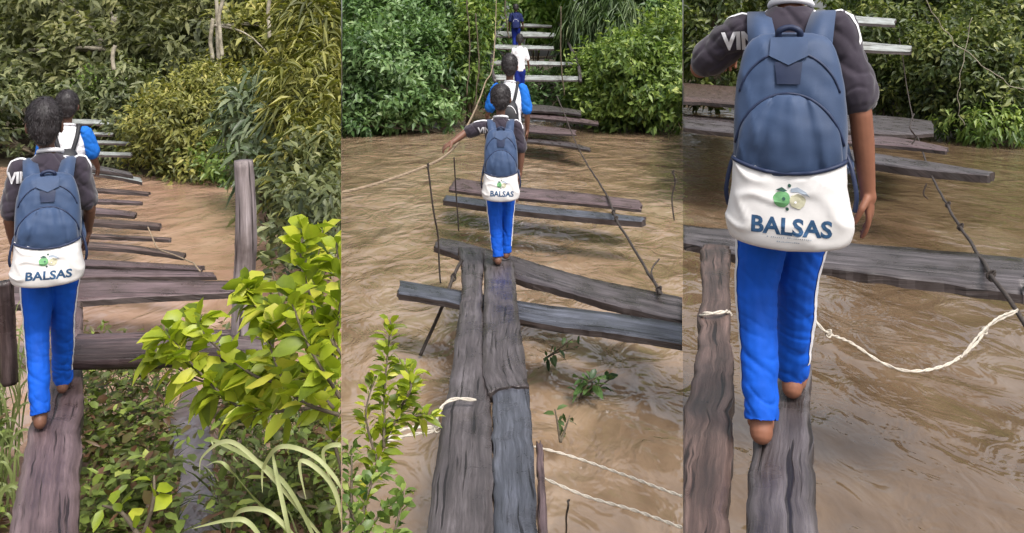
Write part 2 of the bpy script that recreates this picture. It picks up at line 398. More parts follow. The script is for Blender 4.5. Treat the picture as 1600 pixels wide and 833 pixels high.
# ---- left panel, far bank
b_ = bush
b_('rounded olive shrub hanging over the water at the middle of the left river bend', (*P(305, 280, 13.6)[:2], 0), [BP(300, 200, 13.8, 62, .9, 62), BP(330, 150, 14.6, 50, .8, 40), BP(250, 215, 14.2, 35, .7, 45), BP(318, 258, 13.3, 45, .5, 26)], GREENL['left'], 'L', 950, 17, .12, .045, twig=.3)
b_('low bright green shrub at the water edge behind the leaning wooden post', (*P(375, 285, 13)[:2], 0), [BP(365, 258, 13.0, 45, .5, 20), BP(410, 262, 12.8, 35, .5, 20)], GREENL['midy'], 'L', 150, 15, .13, .05)
b_('tangled dusky bush on the bank right of the pale slats', (*P(215, 265, 15)[:2], .3), [BP(215, 225, 15, 38, .7, 45), BP(190, 150, 16, 45, .8, 40)], GREENL['leftd'], 'L', 260, 15, .17, .06)
b_('broad haze paled tree filling the upper middle of the left woods', (*P(340, 150, 21)[:2], .6), [BP(330, 60, 19, 90, 1.4, 60), BP(250, 60, 20, 60, 1.2, 50), BP(380, 100, 17, 60, 1, 50), BP(330, -60, 20, 120, 2, 60)], GREENL['leftf'], 'L', 700, 15, .24, .09, 'tree', 'tree', parts=TP, trunk=P(335, 40, 19), stem=.12, bark=BARK_PALE)
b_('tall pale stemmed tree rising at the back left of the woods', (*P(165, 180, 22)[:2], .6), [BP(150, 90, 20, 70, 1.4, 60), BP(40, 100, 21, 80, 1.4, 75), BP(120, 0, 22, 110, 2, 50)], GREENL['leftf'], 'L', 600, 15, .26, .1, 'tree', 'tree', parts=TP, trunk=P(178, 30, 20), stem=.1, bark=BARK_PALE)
b_('tree with thin forked pale trunks left of the river bend opening', (*P(355, 160, 16)[:2], .3), [BP(420, 60, 17, 55, 1, 50), BP(430, 140, 15.5, 40, .9, 30), BP(480, 90, 16, 50, 1, 70)], GREENL['left'], 'L', 480, 15, .2, .08, 'tree', 'tree', parts=TP, trunk=P(338, -40, 16), stem=.035, nst=4, bark=BARK_PALE)
b_('shrub with pale pointed grey green leaves beside the top of the leaning post', (*P(420, 290, 11)[:2], 0), [BP(415, 195, 10.5, 42, .5, 48), BP(448, 240, 9.6, 34, .5, 40)], GREENL['leftp'], 'L', 190, 12, .24, .06, lod=1, up=.7, droop=.5)
b_('tall yellowish bamboo like shrub along the right edge of the left woods', (*P(505, 330, 10)[:2], 0), [BP(505, 40, 10, 26, .5, 60), BP(500, 150, 9.5, 42, .6, 70), BP(520, 250, 8.5, 36, .6, 55)], GREENL['left'], 'L', 480, 15, .2, .032, up=.8, droop=.6, twig=.4)
b_('bushy overhang of mixed leaves above the brown water at right of the post', (*P(480, 380, 8.4)[:2], 0), [BP(492, 290, 8, 42, .5, 48), BP(515, 340, 7, 34, .5, 48)], GREENL['leftd'], 'L', 250, 14, .13, .045)
b_('dark undergrowth bush behind the walking children on the left bank', (*P(60, 270, 15)[:2], .2), [BP(30, 200, 15.5, 80, .9, 60), BP(110, 200, 16.5, 50, .9, 50), BP(-80, 160, 15, 80, 1, 90)], GREENL['leftd'], 'L', 420, 14, .2, .07)
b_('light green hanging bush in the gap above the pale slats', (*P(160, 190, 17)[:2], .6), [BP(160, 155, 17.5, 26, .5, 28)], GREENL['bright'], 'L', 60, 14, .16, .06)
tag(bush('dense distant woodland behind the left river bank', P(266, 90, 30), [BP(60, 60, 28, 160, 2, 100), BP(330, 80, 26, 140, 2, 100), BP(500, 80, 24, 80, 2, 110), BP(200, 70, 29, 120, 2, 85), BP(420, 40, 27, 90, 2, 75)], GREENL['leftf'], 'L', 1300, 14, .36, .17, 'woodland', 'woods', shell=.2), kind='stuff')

# ---- middle panel
b_('dense green bush over the water on the left bank of the middle crossing', (*P(620, 200, 22)[:2], 0), [BP(600, 120, 22, 75, 1.8, 72), BP(560, 160, 21.5, 50, 1.2, 40), BP(680, 110, 23, 55, 1.4, 62), BP(630, 160, 20.8, 30, .8, 26), BP(575, 70, 20.9, 30, .8, 24), BP(610, 60, 23.5, 80, 1.4, 60)], GREENL['mid'], 'M', 1500, 16, .19, .085, twig=.4, spread=.13)
b_('small drooping leafy clump touching the brown water under the left bush', (*P(690, 190, 21.5)[:2], 0), [BP(690, 172, 21.2, 28, .5, 16), BP(560, 190, 20.5, 45, .5, 13)], GREENL['mid'], 'M', 110, 14, .2, .08)
b_('climbing yellow green vine at the left entrance of the slatted ramp', (*P(735, 160, 23)[:2], .1), [BP(735, 75, 22.2, 22, .4, 60), BP(748, 30, 22.5, 20, .4, 40)], GREENL['midy'], 'M', 150, 14, .2, .08, 'vine', 'vine')
b_('dark canopy tree overhanging the top left of the middle crossing', (*P(650, 150, 26)[:2], .8), [BP(600, -5, 25, 90, 1.6, 40), BP(720, 0, 25, 60, 1.4, 45), BP(650, -90, 26, 140, 2.5, 60)], GREENL['mid'], 'M', 700, 15, .3, .1, 'tree', 'tree', parts=TP, trunk=P(660, -20, 26), stem=.14)
b_('dense yellow green bush over the water on the right bank of the middle crossing', (*P(1000, 185, 22)[:2], 0), [BP(975, 90, 21, 30, .8, 30), BP(1030, 150, 20.9, 34, .7, 28), BP(1010, 120, 22, 70, 1.7, 62), BP(940, 130, 22.8, 48, 1, 52), BP(1060, 90, 21.5, 50, 1, 85), BP(980, 165, 21.6, 60, .7, 24)], GREENL['midy'], 'M', 1500, 16, .18, .08, twig=.4, spread=.13)
b_('tall bush of narrow hanging leaves right of the slatted ramp', (*P(900, 170, 24)[:2], .2), [BP(935, 45, 24.4, 48, .7, 60), BP(980, 40, 24, 50, .8, 50), BP(930, 100, 24.6, 25, .6, 50)], GREENL['vine'], 'M', 480, 15, .42, .045, up=-.2, droop=.9, dirbias=(0, 0, -1.0))
b_('dark canopy tree overhanging the top right of the middle crossing', (*P(1010, 150, 27)[:2], .8), [BP(1010, -10, 25, 80, 1.6, 50), BP(900, -50, 26, 70, 1.6, 30), BP(990, -90, 26, 110, 2.5, 50)], GREENL['mid'], 'M', 600, 15, .3, .1, 'tree', 'tree', parts=TP, trunk=P(1010, -20, 26), stem=.14)
b_('bright green bush coloured as sunlit beyond the top of the slatted ramp', (*P(840, 80, 32)[:2], 1.4), [BP(842, 20, 27.5, 32, .6, 40)], GREENL['bright'], 'M', 320, 14, .3, .14)
b_('low dark shrub growing beneath the slats of the ramp', (*P(860, 168, 24)[:2], .2), [BP(850, 142, 25.2, 62, .6, 26), BP(790, 140, 25.2, 40, .6, 30), BP(915, 158, 23.4, 24, .5, 18)], GREENL['mid'], 'M', 330, 14, .18, .08)
tag(bush('dense distant woodland behind the middle river bank', P(800, 90, 33), [BP(600, 60, 31, 100, 2, 110), BP(740, 60, 33, 60, 2, 100), BP(960, 60, 31, 90, 2, 110), BP(1060, 60, 30, 60, 2, 110)], GREENL['mid'], 'M', 1000, 14, .36, .18, 'woodland', 'woods', shell=.2), kind='stuff')

# ---- right panel
b_('broad bush with yellowish leaf tips hanging over the right bank water', (*P(1510, 205, 20)[:2], 0), [BP(1470, 90, 19, 34, .8, 34), BP(1540, 150, 18.8, 36, .7, 34), BP(1500, 120, 20, 80, 1.5, 75), BP(1570, 130, 19, 60, 1, 75), BP(1560, 60, 20.5, 90, 1.3, 60), BP(1450, 140, 21, 50, .9, 40)], GREENL['right'], 'R', 1500, 16, .18, .075, twig=.4, spread=.13)
b_('trailing shrub with yellow green leaves brushing the water at the far right', (*P(1560, 212, 18)[:2], 0), [BP(1560, 195, 18, 45, .6, 18), BP(1500, 185, 19, 30, .5, 22)], GREENL['midy'], 'R', 120, 14, .16, .065, droop=.6)
b_('dark bush behind the raised slats beside the schoolchild', (*P(1380, 170, 22)[:2], .1), [BP(1370, 60, 22, 60, 1, 60), BP(1400, 130, 22, 50, .9, 40), BP(1300, 100, 23, 60, .9, 60)], GREENL['right'], 'R', 620, 15, .2, .08)
b_('shadowed tree crown at the upper left corner of the close crossing', (*P(1120, 160, 23)[:2], .6), [BP(1110, 60, 23, 70, 1, 80), BP(1200, 60, 24, 70, 1, 70), BP(1130, -40, 24, 110, 2, 60)], GREENL['right'], 'R', 600, 15, .26, .1, 'tree', 'tree', parts=TP, trunk=P(1120, 10, 23.5), stem=.12)
b_('overhanging tree crown at the upper right corner of the close crossing', (*P(1560, 140, 25)[:2], .8), [BP(1550, -20, 23, 100, 1.6, 45), BP(1420, -10, 24, 80, 1.4, 50), BP(1500, -110, 24, 160, 2.2, 60)], GREENL['right'], 'R', 700, 15, .26, .1, 'tree', 'tree', parts=TP, trunk=P(1545, -20, 24), stem=.12)
tag(bush('dense distant woodland behind the right river bank', P(1330, 90, 30), [BP(1120, 60, 29, 100, 2, 110), BP(1300, 60, 30, 110, 2, 110), BP(1450, 60, 29, 100, 2, 110), BP(1600, 60, 27, 100, 2, 120)], GREENL['right'], 'R', 900, 14, .36, .18, 'woodland', 'woods', shell=.2), kind='stuff')

# ------------------------------------------------------------------ planks
PL_G = 'boards of the plank crossings'
def plank(label, pairs, z, mat, thick=.035, panel=None, name='plank', seg=10, cross=5, rag=.006, cat='board', group=PL_G, depth=None, warp=.008, zs=None):
    """pairs: [((x,y),(x,y)),...] pixel points of the two long edges, resolved on height z (or given depth)"""
    A = []; B = []
    for i, (a, b) in enumerate(pairs):
        if depth is None:
            zz = z if zs is None else zs[i]
            A.append(G(a[0], a[1], zz)); B.append(G(b[0], b[1], zz))
        else: A.append(P(a[0], a[1], depth[0])); B.append(P(b[0], b[1], depth[1]))
    A = spline(A, seg) if len(A) > 2 else [A[0]+(A[1]-A[0])*t for t in np.linspace(0, 1, seg*3)]
    B = spline(B, seg) if len(B) > 2 else [B[0]+(B[1]-B[0])*t for t in np.linspace(0, 1, seg*3)]
    n = len(A); sd_ = random.random()*100; V = []; UV = []; L = 0; m = cross+1
    for i in range(n):
        if i: L += np.linalg.norm((A[i]+B[i]-A[i-1]-B[i-1])/2)
        wd = np.linalg.norm(A[i]-B[i]); ax = (B[i]-A[i])/max(wd, 1e-4)
        ra = rag*(noise.noise(Vector((L*9, sd_, 0)))*1.5+noise.noise(Vector((L*17, sd_, 3)))); rb = rag*(noise.noise(Vector((L*9, sd_, 7)))*1.5+noise.noise(Vector((L*17, sd_, 9))))
        a = A[i]+ax*ra; b = B[i]+ax*rb
        for k in range(m):
            t = k/cross; p = a+(b-a)*t
            wz = warp*noise.noise(Vector((L*1.3, t*wd*3, sd_)))+.002*noise.noise(Vector((L*14, t*wd*30, sd_)))
            if k in (0, cross): wz -= thick*.12
            V.append(p+np.array((0, 0, wz))); UV.append((t*wd, L))
        for k in range(m):
            t = k/cross; p = a+(b-a)*t
            rr = rag*.8*noise.noise(Vector((L*7, 0, sd_+20)))
            V.append(p+np.array((0, 0, -thick+warp*noise.noise(Vector((L*1.3, t*wd*3, sd_)))+(rr if k in (0, cross) else 0))))
            UV.append((t*wd+thick, L))
    ax0 = (A[0]-A[1]); ax0 = ax0/np.linalg.norm(ax0); ax1 = (A[-1]-A[-2]); ax1 = ax1/np.linalg.norm(ax1)
    for k in range(m):          # splintered, uneven ends
        for o, ax in ((0, ax0), ((n-1)*2*m, ax1)):
            e_ = random.uniform(-.035, .015)*min(1, thick/.03)
            V[o+k] = V[o+k]+ax*e_; V[o+m+k] = V[o+m+k]+ax*(e_+random.uniform(-.012, .01))
    Fc = []; s = 2*m
    for i in range(n-1):
        o = i*s; q = o+s
        for k in range(cross):
            Fc.append((o+k, o+k+1, q+k+1, q+k)); Fc.append((o+m+k, q+m+k, q+m+k+1, o+m+k+1))
        Fc.append((o, q, q+m, o+m)); Fc.append((o+cross, o+m+cross, q+m+cross, q+cross))
    for o in (0, (n-1)*s):
        for k in range(cross): Fc.append((o+k, o+m+k, o+m+k+1, o+k+1))
    mi = [0]*len(Fc)
    for q_, f_ in enumerate(Fc):
        ks = {i % s for i in f_}
        if any(k < m for k in ks) and any(k >= m for k in ks): mi[q_] = 1
    ob = mk(name, V, Fc, None, None, panel, smooth=False, uv=UV, mats=[mat, W_EDGE], midx=mi)
    ob.data.polygons.foreach_set('use_smooth', [k_ == 0 for k_ in mi])
    bm = bmesh.new(); bm.from_mesh(ob.data); bmesh.ops.recalc_face_normals(bm, faces=bm.faces); bm.to_mesh(ob.data); bm.free()
    return tag(ob, label, cat, group)
ZM, ZL, ZR = .5, .57, 1.1
# middle: two walkway planks + butting near one
plank('long walkway plank on the left side of the middle crossing with grey brown grain', [((716, 385), (757, 388)), ((722, 440), (754, 440)), ((708, 560), (757, 560)), ((690, 660), (768, 660)), ((662, 860), (770, 860))], ZM, W_GREY, .05, 'M', seg=14, cross=7)
plank('walkway plank directly under the feet of the barefoot child in the middle', [((757, 404), (803, 404)), ((756, 470), (808, 470)), ((754, 560), (818, 540)), ((762, 612), (826, 600))], ZM+.012, W_GREY, .05, 'M', seg=12, cross=7)
plank('bluish near plank butted to the walkway at the bottom of the middle crossing', [((770, 606), (826, 594)), ((770, 700), (833, 700)), ((772, 860), (842, 860))], ZM, W_BLUE, .05, 'M', seg=14, cross=7)
plank('narrow reddish batten under the right edge of the near bluish plank', [((838, 690), (848, 690)), ((842, 860), (858, 860))], ZM-.06, W_MAUVE, .03, 'M')
z = ZM-.055
plank('dark cross board poking out left below the child and running right to the edge', [((622, 436), (618, 458)), ((716, 452), (714, 475)), ((840, 474), (840, 503)), ((960, 488), (960, 520)), ((1075, 505), (1075, 538))], z, W_BLUE, .04, 'M', seg=12)
plank('split grey cross board with a pointed left end passing under the middle child feet', [((690, 370), (676, 384)), ((722, 377), (712, 397)), ((760, 388), (752, 412)), ((810, 402), (804, 434)), ((870, 419), (866, 450)), ((950, 440), (950, 474)), ((1075, 466), (1075, 500))], z+.004, W_GREY, .045, 'M', seg=10, rag=.01)
plank('long thin dark edged cross board at knee height behind the middle child', [((694, 304), (692, 312)), ((800, 316), (800, 328)), ((900, 327), (900, 337)), ((1010, 338), (1008, 346))], z-.01, W_BLUE, .06, 'M', seg=10)
plank('wider warped cross board just beyond the thin one', [((712, 277), (700, 296)), ((800, 290), (800, 308)), ((900, 300), (900, 317)), ((1000, 312), (1004, 327))], z, W_MAUVE, .035, 'M', seg=10)
plank('small sunken cross board midway up the river right of the middle children', [((815, 213), (815, 220)), ((880, 220), (880, 227)), ((922, 230), (922, 235))], z-.1, W_GREY, .04, 'M')
plank('pale warped board ending the walkway before the ramp', [((815, 172), (815, 182)), ((880, 180), (880, 188)), ((935, 189), (935, 194))], .62, W_MAUVE, .05, 'M')
plank('grey broad board at the foot of the slatted ramp', [((812, 160), (812, 172)), ((870, 166), (870, 175)), ((908, 172), (908, 179))], .72, W_GREY, .05, 'M')
plank('sunken plank between the child and the ramp with dark wet surface', [((815, 194), (815, 205)), ((860, 198), (860, 208)), ((900, 203), (900, 210))], .5, W_MAUVE, .04, 'M')
for k, (x0, x1, y, h, Y, lab) in enumerate(((768, 906, 118, 8, 21.6, 'lowest'), (764, 904, 96, 6, 22.6, 'second lowest'), (770, 866, 71, 6, 23.6, 'middle'), (774, 868, 50, 8, 24.6, 'second highest'), (800, 862, 38, 4, 25.6, 'topmost'))):
    a = [((x0, y-2), (x0, y-2+h)), (((x0+x1)/2, y-1), ((x0+x1)/2, y+h-1)), ((x1, y+1), (x1, y+h-1))]
    plank('%s pale slat of the ramp behind the middle children' % lab, a, 0, W_PALE, .05, 'M', 'slat', depth=(Y+.15, Y), group='pale slats of the ramps', cat='slat')
for x, lab in ((903, 'right'), (770, 'left')):
    pts = spline([P(x+4, 128, 21.4), P(x-2, 95, 22.6), P(x-30 if x > 800 else x+8, 36, 25.8)], 6)
    v, f = tube_geo(pts, .05, 8, jit=.1); uvs = [(i % 8*.05, i//8*.3) for i in range(len(v))]
    tag(mk('rail_pole', v, f, W_GREY, None, 'M', uv=uvs), 'slanting pole carrying the %s ends of the middle ramp slats' % lab, 'pole')

# right crossing
plank('split reddish brown walkway plank at the bottom left of the close crossing', [((1098, 380), (1140, 380)), ((1094, 500), (1142, 500)), ((1078, 600), (1146, 600)), ((1050, 720), (1142, 720)), ((1020, 870), (1136, 870))], ZR, W_BROWN, .05, 'R', seg=14, cross=8, rag=.01)
plank('worn grey walkway plank under the bare feet of the close child', [((1228, 400), (1272, 400)), ((1212, 520), (1268, 520)), ((1190, 620), (1266, 620)), ((1172, 720), (1272, 720)), ((1160, 870), (1282, 870))], ZR, W_GREY, .05, 'R', seg=14, cross=8)
zr = ZR-.055
plank('wide grey cross board with ragged dark edge beside the close child hand', [((1060, 350), (1060, 376)), ((1180, 362), (1180, 402)), ((1290, 374), (1290, 417)), ((1430, 386), (1430, 435)), ((1610, 402), (1610, 460))], zr, W_GREY, .04, 'R', seg=12, rag=.012)
plank('long tapering board right of the close child elbow', [((1300, 228), (1300, 246)), ((1420, 246), (1420, 262)), ((1553, 267), (1550, 274))], zr, W_GREY, .07, 'R')
plank('short board tucked under the rope above the tapering board', [((1300, 210), (1300, 222)), ((1400, 214), (1400, 228)), ((1482, 230), (1482, 236))], zr, W_MAUVE, .04, 'R')
plank('square ended pale board farthest out on the close crossing', [((1300, 174), (1300, 205)), ((1400, 182), (1400, 210)), ((1457, 188), (1461, 208))], zr-.05, W_GREY, .05, 'R')
plank('thick dark board under the raised arm at the far left of the close crossing', [((1055, 128), (1055, 158)), ((1110, 132), (1110, 160)), ((1200, 138), (1200, 168))], zr+.25, W_BROWN, .06, 'R')
plank('pale board below the thick dark one at the far left of the close crossing', [((1055, 176), (1055, 198)), ((1110, 181), (1110, 204)), ((1200, 188), (1200, 212))], zr, W_GREY, .06, 'R')
for x0, x1, y, h, Y, lab in ((1270, 1400, 24, 11, 13, 'upper'), (1300, 1424, 66, 12, 12, 'lower')):
    plank('%s raised pale slat right of the close child neck' % lab, [((x0, y-6), (x0, y-6+h)), (((x0+x1)/2, y), ((x0+x1)/2, y+h)), ((x1, y+5), (x1, y+h+3))], 0, W_PALE, .05, 'R', 'slat', depth=(Y+.12, Y), group='pale slats of the ramps', cat='slat')

# left crossing
plank('mauve walkway plank carrying the child at the bottom left', [((100, 470), (128, 470)), ((80, 560), (129, 560)), ((48, 660), (128, 660)), ((28, 750), (125, 750)), ((8, 870), (120, 870))], ZL, W_MAUVE, .05, 'L', seg=14, cross=7)
zl = ZL-.055
plank('stout cross board running from behind the left child to the leaning post', [((-20, 440), (-20, 478)), ((60, 438), (60, 474)), ((200, 436), (200, 465)), ((372, 437), (366, 456))], zl, W_MAUVE, .04, 'L', seg=12)
plank('thin upper cross board ending short of the leaning post', [((60, 418), (60, 434)), ((180, 420), (180, 432)), ((335, 424), (338, 431))], zl, W_MAUVE, .03, 'L')
plank('narrow dark board with a frayed end nearest the first rope over pink water', [((60, 374), (60, 384)), ((180, 380), (180, 388)), ((292, 395), (290, 401))], zl, W_BROWN, .03, 'L')
plank('narrow board halfway along the left crossing', [((60, 338), (60, 346)), ((160, 342), (160, 349)), ((252, 347), (250, 354))], zl, W_BROWN, .04, 'L')
plank('faint half sunken board far along the left crossing', [((80, 308), (80, 314)), ((160, 310), (160, 315)), ((222, 314), (222, 317))], zl, W_MAUVE, .03, 'L')
for ys, x1, lab, mt in (((291, 295), 236, 'tilted thin dark board just before the foot of the left ramp', W_BROWN), ((322, 330), 214, 'short broken board above the narrow one in the left crossing', W_MAUVE), ((362, 366), 268, 'splintered strip of board sagging in the middle of the left crossing', W_BROWN), ((404, 412), 318, 'thin warped board lying beyond the upper cross board', W_MAUVE)):
    plank(lab, [((70, ys[0]), (70, ys[1])), ((150, ys[0]+2), (150, ys[1]+3)), ((x1, ys[0]+9), (x1-4, ys[1]+8))], zl+random.uniform(-.02, .02), mt, .03, 'L')
plank('pale board at the foot of the left ramp', [((90, 262), (90, 270)), ((150, 264), (150, 272)), ((220, 278), (222, 284))], zl+.1, W_PALE, .04, 'L')
plank('second pale board at the foot of the left ramp nearest the bank', [((90, 252), (90, 259)), ((150, 258), (150, 265)), ((205, 268), (207, 273))], zl+.15, W_GREY, .04, 'L')
for x0, x1, y, h, Y, lab in ((100, 206, 237, 6, 13, 'lowest'), (100, 204, 220, 4, 13.6, 'second lowest'), (100, 178, 206, 4, 14.2, 'second highest'), (100, 180, 187, 7, 14.8, 'topmost')):
    plank('%s pale slat of the ramp behind the left children' % lab, [((x0, y-2), (x0, y-2+h)), (((x0+x1)/2, y-1), ((x0+x1)/2, y+h-1)), ((x1, y+1), (x1, y+h))], 0, W_PALE, .04, 'L', 'slat', depth=(Y+.12, Y), group='pale slats of the ramps', cat='slat')
def pole(label, pts, radii, mat, panel, name='post', cat='post', n=14, jit=.06, flat=None):
    pts = spline(pts, 8); rs = np.interp(np.linspace(0, 1, len(pts)), np.linspace(0, 1, len(radii)), radii)
    v, f = tube_geo(pts, list(rs), n); V = []
    for i, p in enumerate(v):
        c = np.array(pts[i//n]); k = i % n; d = np.array(p)-c
        s = 1+.16*noise.noise(Vector((math.cos(2*math.pi*k/n)*2, math.sin(2*math.pi*k/n)*2, i//n*.12)))+jit*random.uniform(-1, 1)*.5
        V.append(c+d*s)
    uvs = [((i % n)/n*2*math.pi*radii[0], i//n*.05) for i in range(len(V))]
    return tag(mk(name, V, f, mat, None, panel, uv=uvs), label, cat)
pole('weathered grey upright post standing in the water at the edge of the left crossing', [P(374, 590, 3.72), P(379, 470, 3.72), P(384, 380, 3.7), P(380, 251, 3.68)], [.052, .045, .047, .041], W_POST, 'L')
pole('thick dark wet log lying across at the foot of the left crossing', [P(100, 556, 3.62), P(230, 552, 3.62), P(330, 546, 3.62), P(425, 548, 3.64)], [.062, .068, .06, .05], W_DARK, 'L', 'log', 'log')
pole('slim mauve log resting on top of the dark one beside the post', [P(120, 534, 3.75), P(250, 530, 3.75), P(370, 524, 3.78)], [.03, .034, .03], W_MAUVE, 'L', 'log', 'log')
pole('dark broken stake at the far left edge behind the child', [P(14, 600, 3.6), P(12, 520, 3.6), P(6, 440, 3.6)], [.035, .032, .038], W_DARK, 'L')

pole('slanting pole carrying the inner ends of the raised slats behind the close child', [P(1310, 215, 8.6), P(1312, 130, 10.6), P(1300, 20, 13.3)], [.05, .045, .04], W_GREY, 'R', 'rail_pole', 'pole')
pole('slanting pole carrying the inner ends of the slats behind the left children', [P(112, 275, 10.5), P(110, 235, 13.1), P(108, 180, 15.2)], [.05, .045, .04], W_GREY, 'L', 'rail_pole', 'pole')

# ------------------------------------------------------------------ ropes
def rope(label, pts, r, mat, panel, name='rope', cat='rope', strands=0, w_=.01, knots=(), group=None, seg=8, n=7):
    pts = wob(spline(pts, seg), w_, 3); gs = []
    if strands:
        dense = spline(pts, max(5, int(np.linalg.norm(pts[1]-pts[0])/(r*2.2)))) if len(pts) < 80 else spline(pts, 5)
        for s in range(strands):
            q = []; L = 0
            for i, p in enumerate(dense):
                if i: L += np.linalg.norm(p-dense[i-1])
                th = L/(r*2.6)+2*math.pi*s/strands
                q.append(np.array(p)+r*.42*np.array((math.cos(th), .5*math.sin(th), math.sin(th))))
            gs.append(tube_geo(q, r*.62, 5))
    else: gs.append(tube_geo(pts, r, n))
    for t in knots:
        p = pts[int(t*(len(pts)-1))]
        for k in range(3):
            c = [np.array(p)+r*1.35*np.array((math.cos(a+k), math.sin(a*1.0)*.8, math.sin(a+k*2)))+np.array((0, 0, (k-1)*r)) for a in np.linspace(0, 6.6, 12)]
            gs.append(tube_geo(c, r*.55, 5))
    return tag(mk(name, *merge(*gs), mat, None, panel), label, cat, group)
HR = [P(776, -20, 24), P(772, 85, 13.5), P(758, 130, 10), P(744, 168, 8), P(722, 212, 6.4), P(700, 240, 5.55), P(660, 262, 5.1), P(590, 287, 4.7), P(525, 303, 4.5)]
rope('tan hand rope that the middle child grips running up to the ramp', HR, .009, ROPE_T, 'M', strands=3, w_=.004)
rope('dark sagging cable along the right ends of the middle cross boards', [P(870, 150, 15), G(905, 235, .48), G(945, 300, .46), G(962, 342, .5), G(1000, 405, .44), G(1032, 458, .5)], .011, CABLE, 'M', 'cable', 'cable', knots=(.22, .55, .62, .98))
rope('dark rope slanting down to the water left of the middle walkway', [G(722, 408, .5), G(708, 432, .47), G(690, 480, .3), G(657, 556, .02)], .012, CABLE, 'M', knots=(.35,))
rope('thin hanging wire with a knot above left of the middle child', [P(668, 258, 5.15), P(676, 330, 5.2), P(684, 370, 5.3), P(689, 442, 5.35)], .006, CABLE, 'M', 'wire', 'wire', knots=(.02,))
rope('short thin wire dropping from the gripping hand of the middle child', [P(709, 246, 5.7), P(712, 290, 5.8), P(716, 360, 5.9)], .005, CABLE, 'M', 'wire', 'wire')
rope('thin wire standing from the far end of the split cross board', [P(1030, 405, 5.6), P(1018, 428, 5.5), P(1036, 462, 5.3)], .006, CABLE, 'M', 'wire', 'wire')
rope('thin upright twig wire at the right side of the middle river', [P(1051, 268, 8), P(1055, 285, 8), P(1050, 310, 8), P(1053, 345, 8)], .008, CABLE, 'M', 'wire', 'wire', knots=(.05, .3))
rope('upper cream rope trailing right from the near planks over the water', [G(836, 698, .35), G(900, 716, .3), G(980, 745, .3), G(1075, 780, .32)], .006, ROPE_W, 'M', strands=2, w_=.015)
rope('lower cream rope trailing right from the near planks over the water', [G(840, 742, .32), G(920, 775, .28), G(1000, 800, .28), G(1075, 828, .3)], .006, ROPE_W, 'M', strands=2, w_=.015)
rope('frayed white rope loop tied round the left walkway plank to the sapling', [G(742, 626, .53), G(712, 624, .535), G(694, 632, .53), G(684, 650, .5), G(680, 672, .44), G(640, 680, .42), G(604, 690, .42), G(616, 676, .44), G(650, 668, .45), G(684, 668, .44)], .008, ROPE_W, 'M', strands=2, w_=.006, knots=(.42, .7))
rope('thin grey tie standing from the near water by the bottom edge', [G(888, 780, .1), P(888, 790, 2.9), G(884, 833, .0)], .004, CABLE, 'M', 'wire', 'wire')
rope('dark knotted cable on the right ends of the close cross boards', [P(1405, 60, 14), G(1424, 176, 1.08), G(1446, 250, 1.0), G(1480, 320, 1.0), G(1522, 385, 1.02), G(1556, 440, 1.1), G(1612, 522, 1.0)], .009, CABLE, 'R', 'cable', 'cable', knots=(.36, .52, .6, .82), w_=.01)
rope('long white rope sagging over the water right of the close child', [G(1255, 465, 1.11), G(1282, 512, 1.08), P(1330, 536, 2.8), P(1380, 568, 2.75), P(1425, 581, 2.7), P(1480, 570, 2.75), P(1525, 536, 2.8), P(1545, 508, 2.85), P(1590, 486, 2.9)], .0055, ROPE_W, 'R', strands=2, w_=.006, knots=(.17, .85))
rope('doubled white cord strand looped beside the sagging rope end', [P(1500, 560, 2.76), P(1530, 520, 2.8), P(1560, 494, 2.86), P(1592, 484, 2.9)], .004, ROPE_W, 'R', strands=2, w_=.02)
rope('white rope lashed over the far end of the split reddish plank', [G(1092, 496, 1.08), G(1100, 491, 1.115), G(1120, 489, 1.12), G(1136, 487, 1.11), G(1142, 492, 1.06)], .007, ROPE_W, 'R', strands=2, w_=.002)
rope('thin frayed cord tied on the tapering board of the close crossing', [G(1428, 178, 1.08), P(1422, 196, 8.6), P(1430, 214, 8.6), P(1424, 226, 8.6)], .008, CABLE, 'R', 'wire', 'wire')
rope('small dark hook of cord hanging below the tapering board', [P(1448, 286, 6.6), P(1443, 302, 6.6), P(1450, 310, 6.6)], .006, CABLE, 'R', 'wire', 'wire')
rope('long thin pale vine slanting across the right bush', [P(1440, -10, 17), P(1470, 40, 17), P(1510, 84, 17), P(1560, 120, 17), P(1610, 150, 17)], .009, BARK_PALE, 'R', 'vine', 'vine', w_=.1)
rope('crossing thin pale vine over the right bush', [P(1520, 30, 17.2), P(1502, 90, 17.2), P(1496, 150, 17.2), P(1502, 200, 17.4)], .007, BARK_PALE, 'R', 'vine', 'vine', w_=.1)
rope('thin fallen wire from the post to the left crossing boards', [P(228, 352, 6), P(240, 382, 5.8), P(290, 400, 5.5), P(320, 420, 5.2)], .005, ROPE_T, 'L', 'wire', 'wire', w_=.05)
rope('thin dry cane arching from the left bank bush toward the right edge', [P(430, 278, 8.8), P(470, 288, 8.6), P(536, 308, 8.5)], .007, ROPE_T, 'L', 'twig', 'twig')

